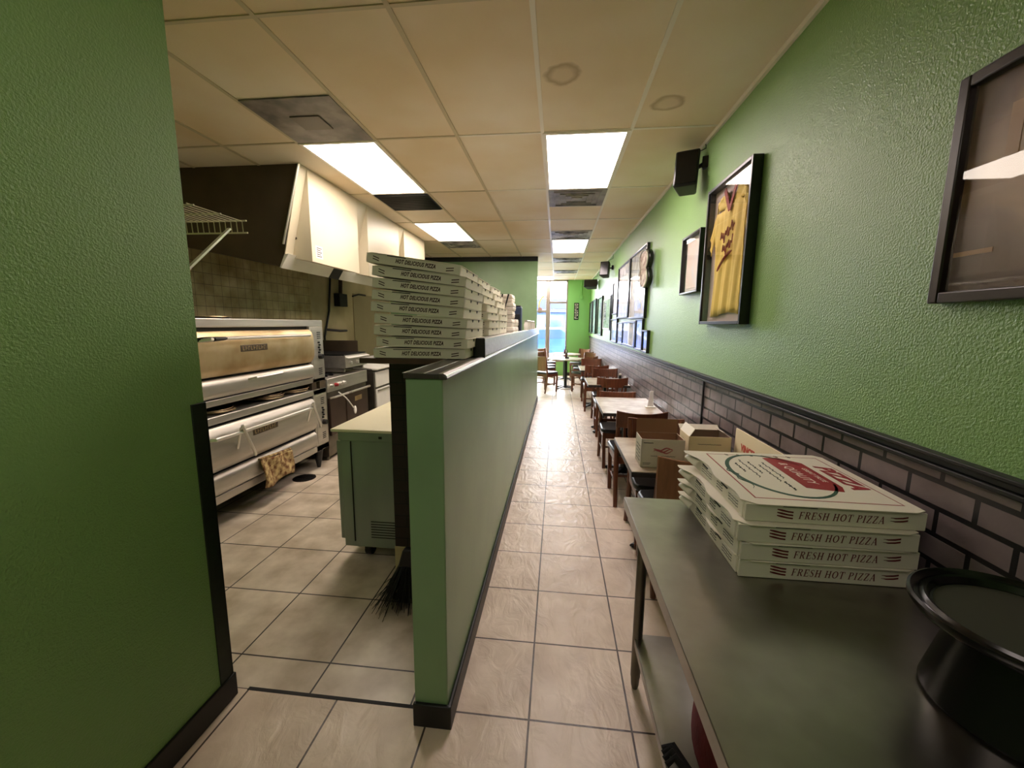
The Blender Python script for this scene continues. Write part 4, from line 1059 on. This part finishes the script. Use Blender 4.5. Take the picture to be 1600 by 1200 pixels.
# range and griddle, front faces +x
t = T('kitchen_range', 'brown fronted gas range beyond the pizza oven', 'range', (-2.55, 4.24, 0))
mb = MB(); mb.box(-.80, 0, 0, .96, .15, .80); mb.box(-.8, -.03, .04, .92, .04, .15); mb.build('body', 'steel_dull', t, bevel=.005)
MB().box(-.80, .02, 0, .96, .80, .955).build('control_fascia', 'steel', t, bevel=.006)
d1 = MB().box(0, .03, .02, .36, .30, .735).build('left_door', 'brown_door', t, bevel=.006)
d2 = MB().box(0, .03, .38, .94, .30, .735).build('oven_door', 'brown_door', t, bevel=.006)
MB().tube([(.03, .40, .735), (.075, .41, .745), (.075, .91, .745), (.03, .92, .735)], .014, 10).build('handle', 'steel', d2, smooth=True)
MB().tube([(.03, .03, .735), (.075, .04, .745), (.075, .34, .745), (.03, .35, .735)], .012, 10).build('handle', 'steel', d1, smooth=True)
MB().box(.03, .034, .58, .76, .60, .66).build('badge', 'steel_tan', d2, bevel=.002)
for i in range(4):
    MB().cyl((.02, .07+i*.09, .87), (.055, .07+i*.09, .87), .022, .018, 14).build('knob', 'red' if i == 1 else 'chrome', t, bevel=.002)
mb = MB()
for i in range(3): mb.box(-.74, -.08, .05+i*.12, .065+i*.12, .955, .98); mb.box(-.74+i*.3, -.725+i*.3, .03, .36, .955, .98)
mb.build('burner_grates', 'blackmetal', t)
MB().box(-.80, -.76, 0, .96, .955, 1.30).build('splash_back', 'dark_steel', t, bevel=.004)
for y in (.06, .9): MB().cyl((-.06, y, 0), (-.06, y, .15), .02, seg=12).build('leg', 'steel_dull', t)
t = T('griddle', 'raised griddle with chrome knobs standing on the gas range', 'griddle', (-2.55, 4.66, .981))
mb = MB(); mb.box(-.66, .02, 0, .56, .05, .20); mb.box(-.62, -.02, .03, .06, 0, .05); mb.box(-.62, -.02, .50, .53, 0, .05); mb.build('body', 'steel', t, bevel=.005)
MB().box(-.66, .0, .0, .56, .20, .215).build('hot_plate', 'blackmetal', t)
mb = MB(); mb.prism([(-.04, .19), (.06, .165), (.062, .175), (-.04, .205)], .56, 'xz', 0); mb.build('grease_trough', 'white_enamel', t, bevel=.003)
for i in range(3): MB().cyl((.02, .1+i*.17, .11), (.05, .1+i*.17, .11), .024, .02, 14).build('knob', 'chrome', t, bevel=.002)
MB().box(-.66, -.62, 0, .56, .20, .42).box(-.66, -.1, .55, .565, .2, .36).build('splash_guard', 'dark_steel', t, bevel=.004)
t = T('serving_spoon', 'long pale spoon hanging off the range handle', 'spoon', (-2.44, 4.36, .75))
MB().tube([(.0, -.05, .05), (.02, .06, -.03), (.03, .17, -.14), (.035, .20, -.175)], [.007, .007, .008, .009], 8).build('handle', 'white_plastic', t, smooth=True)
MB().ball((.036, .235, -.21), (.018, .022, .05), 12, 8).build('bowl', 'white_plastic', t, smooth=True)
fr = T('deep_fryer', '', 'fryer')
mb = MB(); mb.box(-.75, 0, 0, .5, .12, .90); mb.box(-.75, -.02, .0, .5, .90, .95); mb.build('cabinet', 'steel_dull', fr, bevel=.005)
d = MB().box(0, .022, .03, .47, .16, .66).build('door', 'white_enamel', fr, bevel=.006)
MB().box(.022, .035, .05, .45, .63, .65).build('handle', 'steel', d)
MB().box(0, .018, .03, .47, .69, .90).build('upper_front', 'white_enamel', fr, bevel=.006)
MB().prism([(-.30, .95), (.05, .93), (.06, .95), (-.30, .985)], .5, 'xz', 0).build('drain_shelf', 'white_enamel', fr, bevel=.003)
for y in (.05, .45):
    for x in (-.06, -.7): MB().cyl((x, y, 0), (x, y, .12), .022, seg=10).build('leg', 'steel_dull', fr)
fr.location = (-2.5, 5.34, 0); fr['label'] = 'white fronted deep fryer next to the range'; fr['group'] = 'deep fryers'
dup(fr, (-2.5, 5.92, 0), 0, 'white fronted deep fryer farther from the range', 'deep fryers')
# pipework on the kitchen wall
t = T('gas_pipe', 'thin black pipe running down the kitchen wall past the oven', 'pipe', (XL+.03, 5.95, 0))
MB().tube([(0, .11, 2.27), (0, .03, 1.75), (0, -.13, 1.36), (.02, -.15, .9), (.02, -.15, .002)], .016, 8).build('pipe', 'black', t, smooth=True)
MB().tube([(.0, -.08, 1.47), (.12, .1, 1.45), (.12, .3, 1.45)], .018, 8).build('valve_branch', 'black', t, smooth=True)
t = T('wall_switch_box', 'dark control box with a short conduit under the hood', 'control box', (XL+.001, 6.30, 1.83))
MB().box(0, .1, -.12, .12, 0, .2).build('box', 'slot', t, bevel=.005)
MB().cyl((.05, 0, .2), (.05, .02, .43), .03, seg=10).build('conduit', 'brown_door', t, smooth=True)
t = T('steel_wall_sheet', 'tall pale steel sheet covering the kitchen wall behind the fryers', 'wall sheet', (XL+.001, 6.78, .9))
MB().box(0, .012, 0, 1.5, 0, 1.17).build('sheet', mat('dull_tan_sheet', (164, 150, 116), .5, .3, vary=.1, vscale=2), t, bevel=.003)
MB().tube([(.03, -.05, 1.12), (.06, .1, 1.16), (.06, .35, 1.16)], .016, 8).build('pipe', 'black', t, smooth=True)
# lowboy prep table
t = T('prep_table', 'low refrigerated prep table with a cream cutting board top', 'prep table', (-1.395, 2.37, 0))
MB().box(.035, .83, .012, 1.85, .12, .862).build('cabinet', 'lowboy', t, bevel=.005)
MB().box(.03, .84, 0, 1.86, .842, .896).build('top_rim', 'lowboy', t, bevel=.004)
MB().box(-.015, .80, -.006, 1.84, .897, .915).build('cutting_board', 'poly', t, bevel=.004)
for y0 in (.03, .95):
    dd = MB().box(0, .04, y0, y0+.88, .16, .83).build('door', 'lowboy', t, bevel=.006)
    MB().box(-.02, 0, y0+.74, y0+.78, .5, .75).build('handle', 'steel', dd, bevel=.004)
q = MB(); q.box(.105, .111, .006, .0125, .16, .835); q.box(.30, .32, -.004, .001, .86, .875)
for i in range(7): q.box(.22, .5, .008, .0125, .19+i*.018, .194+i*.018)
q.build('panel_slots', 'slot', t)
for x in (.15, .74):
    for y in (.14, 1.72):
        c = MB().cyl((x-.022, y, .055), (x+.022, y, .055), .055, seg=24).build('caster', 'rubber', t, bevel=.006)
        MB().cbox((x, y, .115), (.07, .05, .02)).cbox((x-.03, y, .085), (.006, .04, .06)).cbox((x+.03, y, .085), (.006, .04, .06)).build('caster_fork', 'steel_dull', c)
# broom
t = T('broom', 'black bristled broom with a red brown handle leaning beside the half wall', 'broom', (-.79, 2.03, 0))
MB().tube([(.01, .02, .30), (.04, .13, .80), (.065, .255, 1.34)], .014, 10).build('handle', 'broomwood', t, smooth=True)
MB().prism([(-.06, .24), (.07, .24), (.05, .34), (-.03, .34)], .05, 'xz', -.02).build('ferrule', 'black', t, bevel=.008)
mb = MB(); rnd = random.Random(4)
for i in range(420):
    a = rnd.uniform(-1, 1); b_ = rnd.uniform(-1, 1)
    x0 = .005+a*.06; y0 = .005+b_*.02
    sx = a*.13+rnd.gauss(0, .025); sy = b_*.09+rnd.gauss(0, .03)
    zb = max(.002, .002+abs(rnd.gauss(0, .03))); 
    mb.tube([(x0, y0, .25), (x0+sx*.45, y0+sy*.45, .13), (x0+sx, y0+sy, zb)], [.003, .0028, .0012], 4)
mb.build('bristles', 'bristle', t)
t = T('floor_drain', 'round rusty floor drain beside the oven leg', 'floor drain', (-2.54, 3.74, 0))
MB().lathe([(0, .001), (.10, .001), (.11, .003), (.11, 0)], seg=28).build('ring', 'drain', t)
mb = MB()
for i in range(7): w_ = math.sqrt(max(.0005, .095**2-(-.078+.026*i)**2)); mb.box(-w_, w_, -.078+.026*i-.005, -.078+.026*i+.005, .001, .004)
mb.build('grate_slats', 'black', t)

# ------------------------------------------------------------------ outside the shop window
S(MB().box(-40, 40, Y1+.12, 90, -.16, -.02).build('ground', 'asphalt'))
S(MB().box(-40, 40, Y1+.12, 16.2, -.02, .0).build('ground.001', 'concrete'))
t = T('canopy', 'blue walkway canopy fascia seen across the shop window', 'canopy', (0, 15.9, 0))
MB().box(-14, 14, -.12, .12, 2.16, 2.52).build('fascia', 'fascia', t)
for x in (-7.5, 6.2): MB().cyl((x, 0, 0), (x, 0, 2.16), .09, seg=14).build('post', 'alu', t)
for x in (-4,): pass
def car(x, y, rz, rgb, label):
    t = T('parked_car', label, 'car', (x, y, -.02), rz, 'cars in the car park')
    P = [(-2.2, .35), (-2.25, .75), (-1.6, .92), (-.9, 1.42), (.7, 1.46), (1.45, .98), (2.15, .85), (2.25, .4), (1.9, .28), (-1.9, .28)]
    pm = mat('car_paint', rgb, .25, .2, coat=.6)
    MB().prism(P, 1.7, 'xz', -.85).build('body', pm, t, bevel=.08, seg=3)
    MB().prism([(-1.42, .95), (-.84, 1.36), (.62, 1.39), (1.22, 1.0)], 1.72, 'xz', -.86).prism([(-1.66, .92), (-.96, 1.40), (-.86, 1.38), (-1.5, .9)], 1.4, 'xz', -.7).build('windows', 'carglass', t, bevel=.01)
    for wx in (-1.35, 1.35):
        for s_ in (-1, 1):
            w = MB().cyl((wx, s_*.70, .32), (wx, s_*.88, .32), .32, seg=22).build('wheel', 'tyre', t, bevel=.03)
            MB().cyl((wx, s_*.87, .32), (wx, s_*.885, .32), .19, seg=16).build('hub', 'chrome', w)
car(-.5, 18.8, 0, (34, 62, 136), 'blue car parked side on, nearest beyond the shop window')
car(2.6, 30.5, PI/2, (120, 126, 136), 'white car parked farther off to the right beyond the window')
car(-1.8, 31, PI/2, (24, 40, 84), 'dark navy car parked farther off to the left beyond the window')
car(-6.2, 19.5, 0, (46, 54, 70), 'grey car seen past the left window mullion')
t = T('opposite_shop', 'pale blue row of shops across the car park', 'building', (0, 58, 0))
MB().box(-40, 40, 0, 6, 0, 4.6).build('wall', 'far_wall', t)
MB().box(-40, 40, -.6, .2, 3.2, 4.0).build('sign_band', 'fascia', t)
for i in range(12):
    MB().box(-33+i*6, -29.2+i*6, -.06, .0, .3, 2.8).build('shop_window', 'carglass', t)

# ------------------------------------------------------------------ light, camera, look
w = bpy.data.worlds.new('sky'); sc.world = w; w.use_nodes = True
bg = w.node_tree.nodes['Background']; bg.inputs['Color'].default_value = (.93, .95, 1.0, 1); bg.inputs['Strength'].default_value = 6.2
po = bpy.data.lights.new('window_portal', 'AREA'); po.shape = 'RECTANGLE'; po.size = 3.3; po.size_y = 2.5; po.cycles.is_portal = True
o = bpy.data.objects.new('window_portal', po); COL.objects.link(o); o.location = (-1.33, Y1+.16, 1.66); o.rotation_euler = (-PI/2, 0, 0)

cam = bpy.data.cameras.new('camera'); co = bpy.data.objects.new('camera', cam); COL.objects.link(co)
cam.sensor_width = 36; cam.sensor_fit = 'HORIZONTAL'; cam.lens = 638.0055/1600*36; cam.clip_start = .02; cam.clip_end = 300
yaw, pitch, roll = -.1090, -.1463, .0085
cyw, syw, cp, sp = math.cos(yaw), math.sin(yaw), math.cos(pitch), math.sin(pitch)
F_ = Vector((syw*cp, cyw*cp, sp)); R_ = Vector((cyw, -syw, 0)); U_ = R_.cross(F_)
R2 = R_*math.cos(roll)+U_*math.sin(roll); U2 = -R_*math.sin(roll)+U_*math.cos(roll)
m4 = Matrix((R2, U2, -F_)).transposed().to_4x4(); m4.translation = (0, 0, H)
co.matrix_world = m4
sc.camera = co
v = sc.view_settings; v.view_transform = 'Standard'; v.look = 'None'; v.exposure = 2.72; v.gamma = 1.0; v.use_curve_mapping = False
sc.cycles.use_denoising = True
sc.cycles.max_bounces = 10; sc.cycles.diffuse_bounces = 6; sc.cycles.glossy_bounces = 4; sc.cycles.transparent_max_bounces = 16
sc.cycles.sample_clamp_indirect = 8
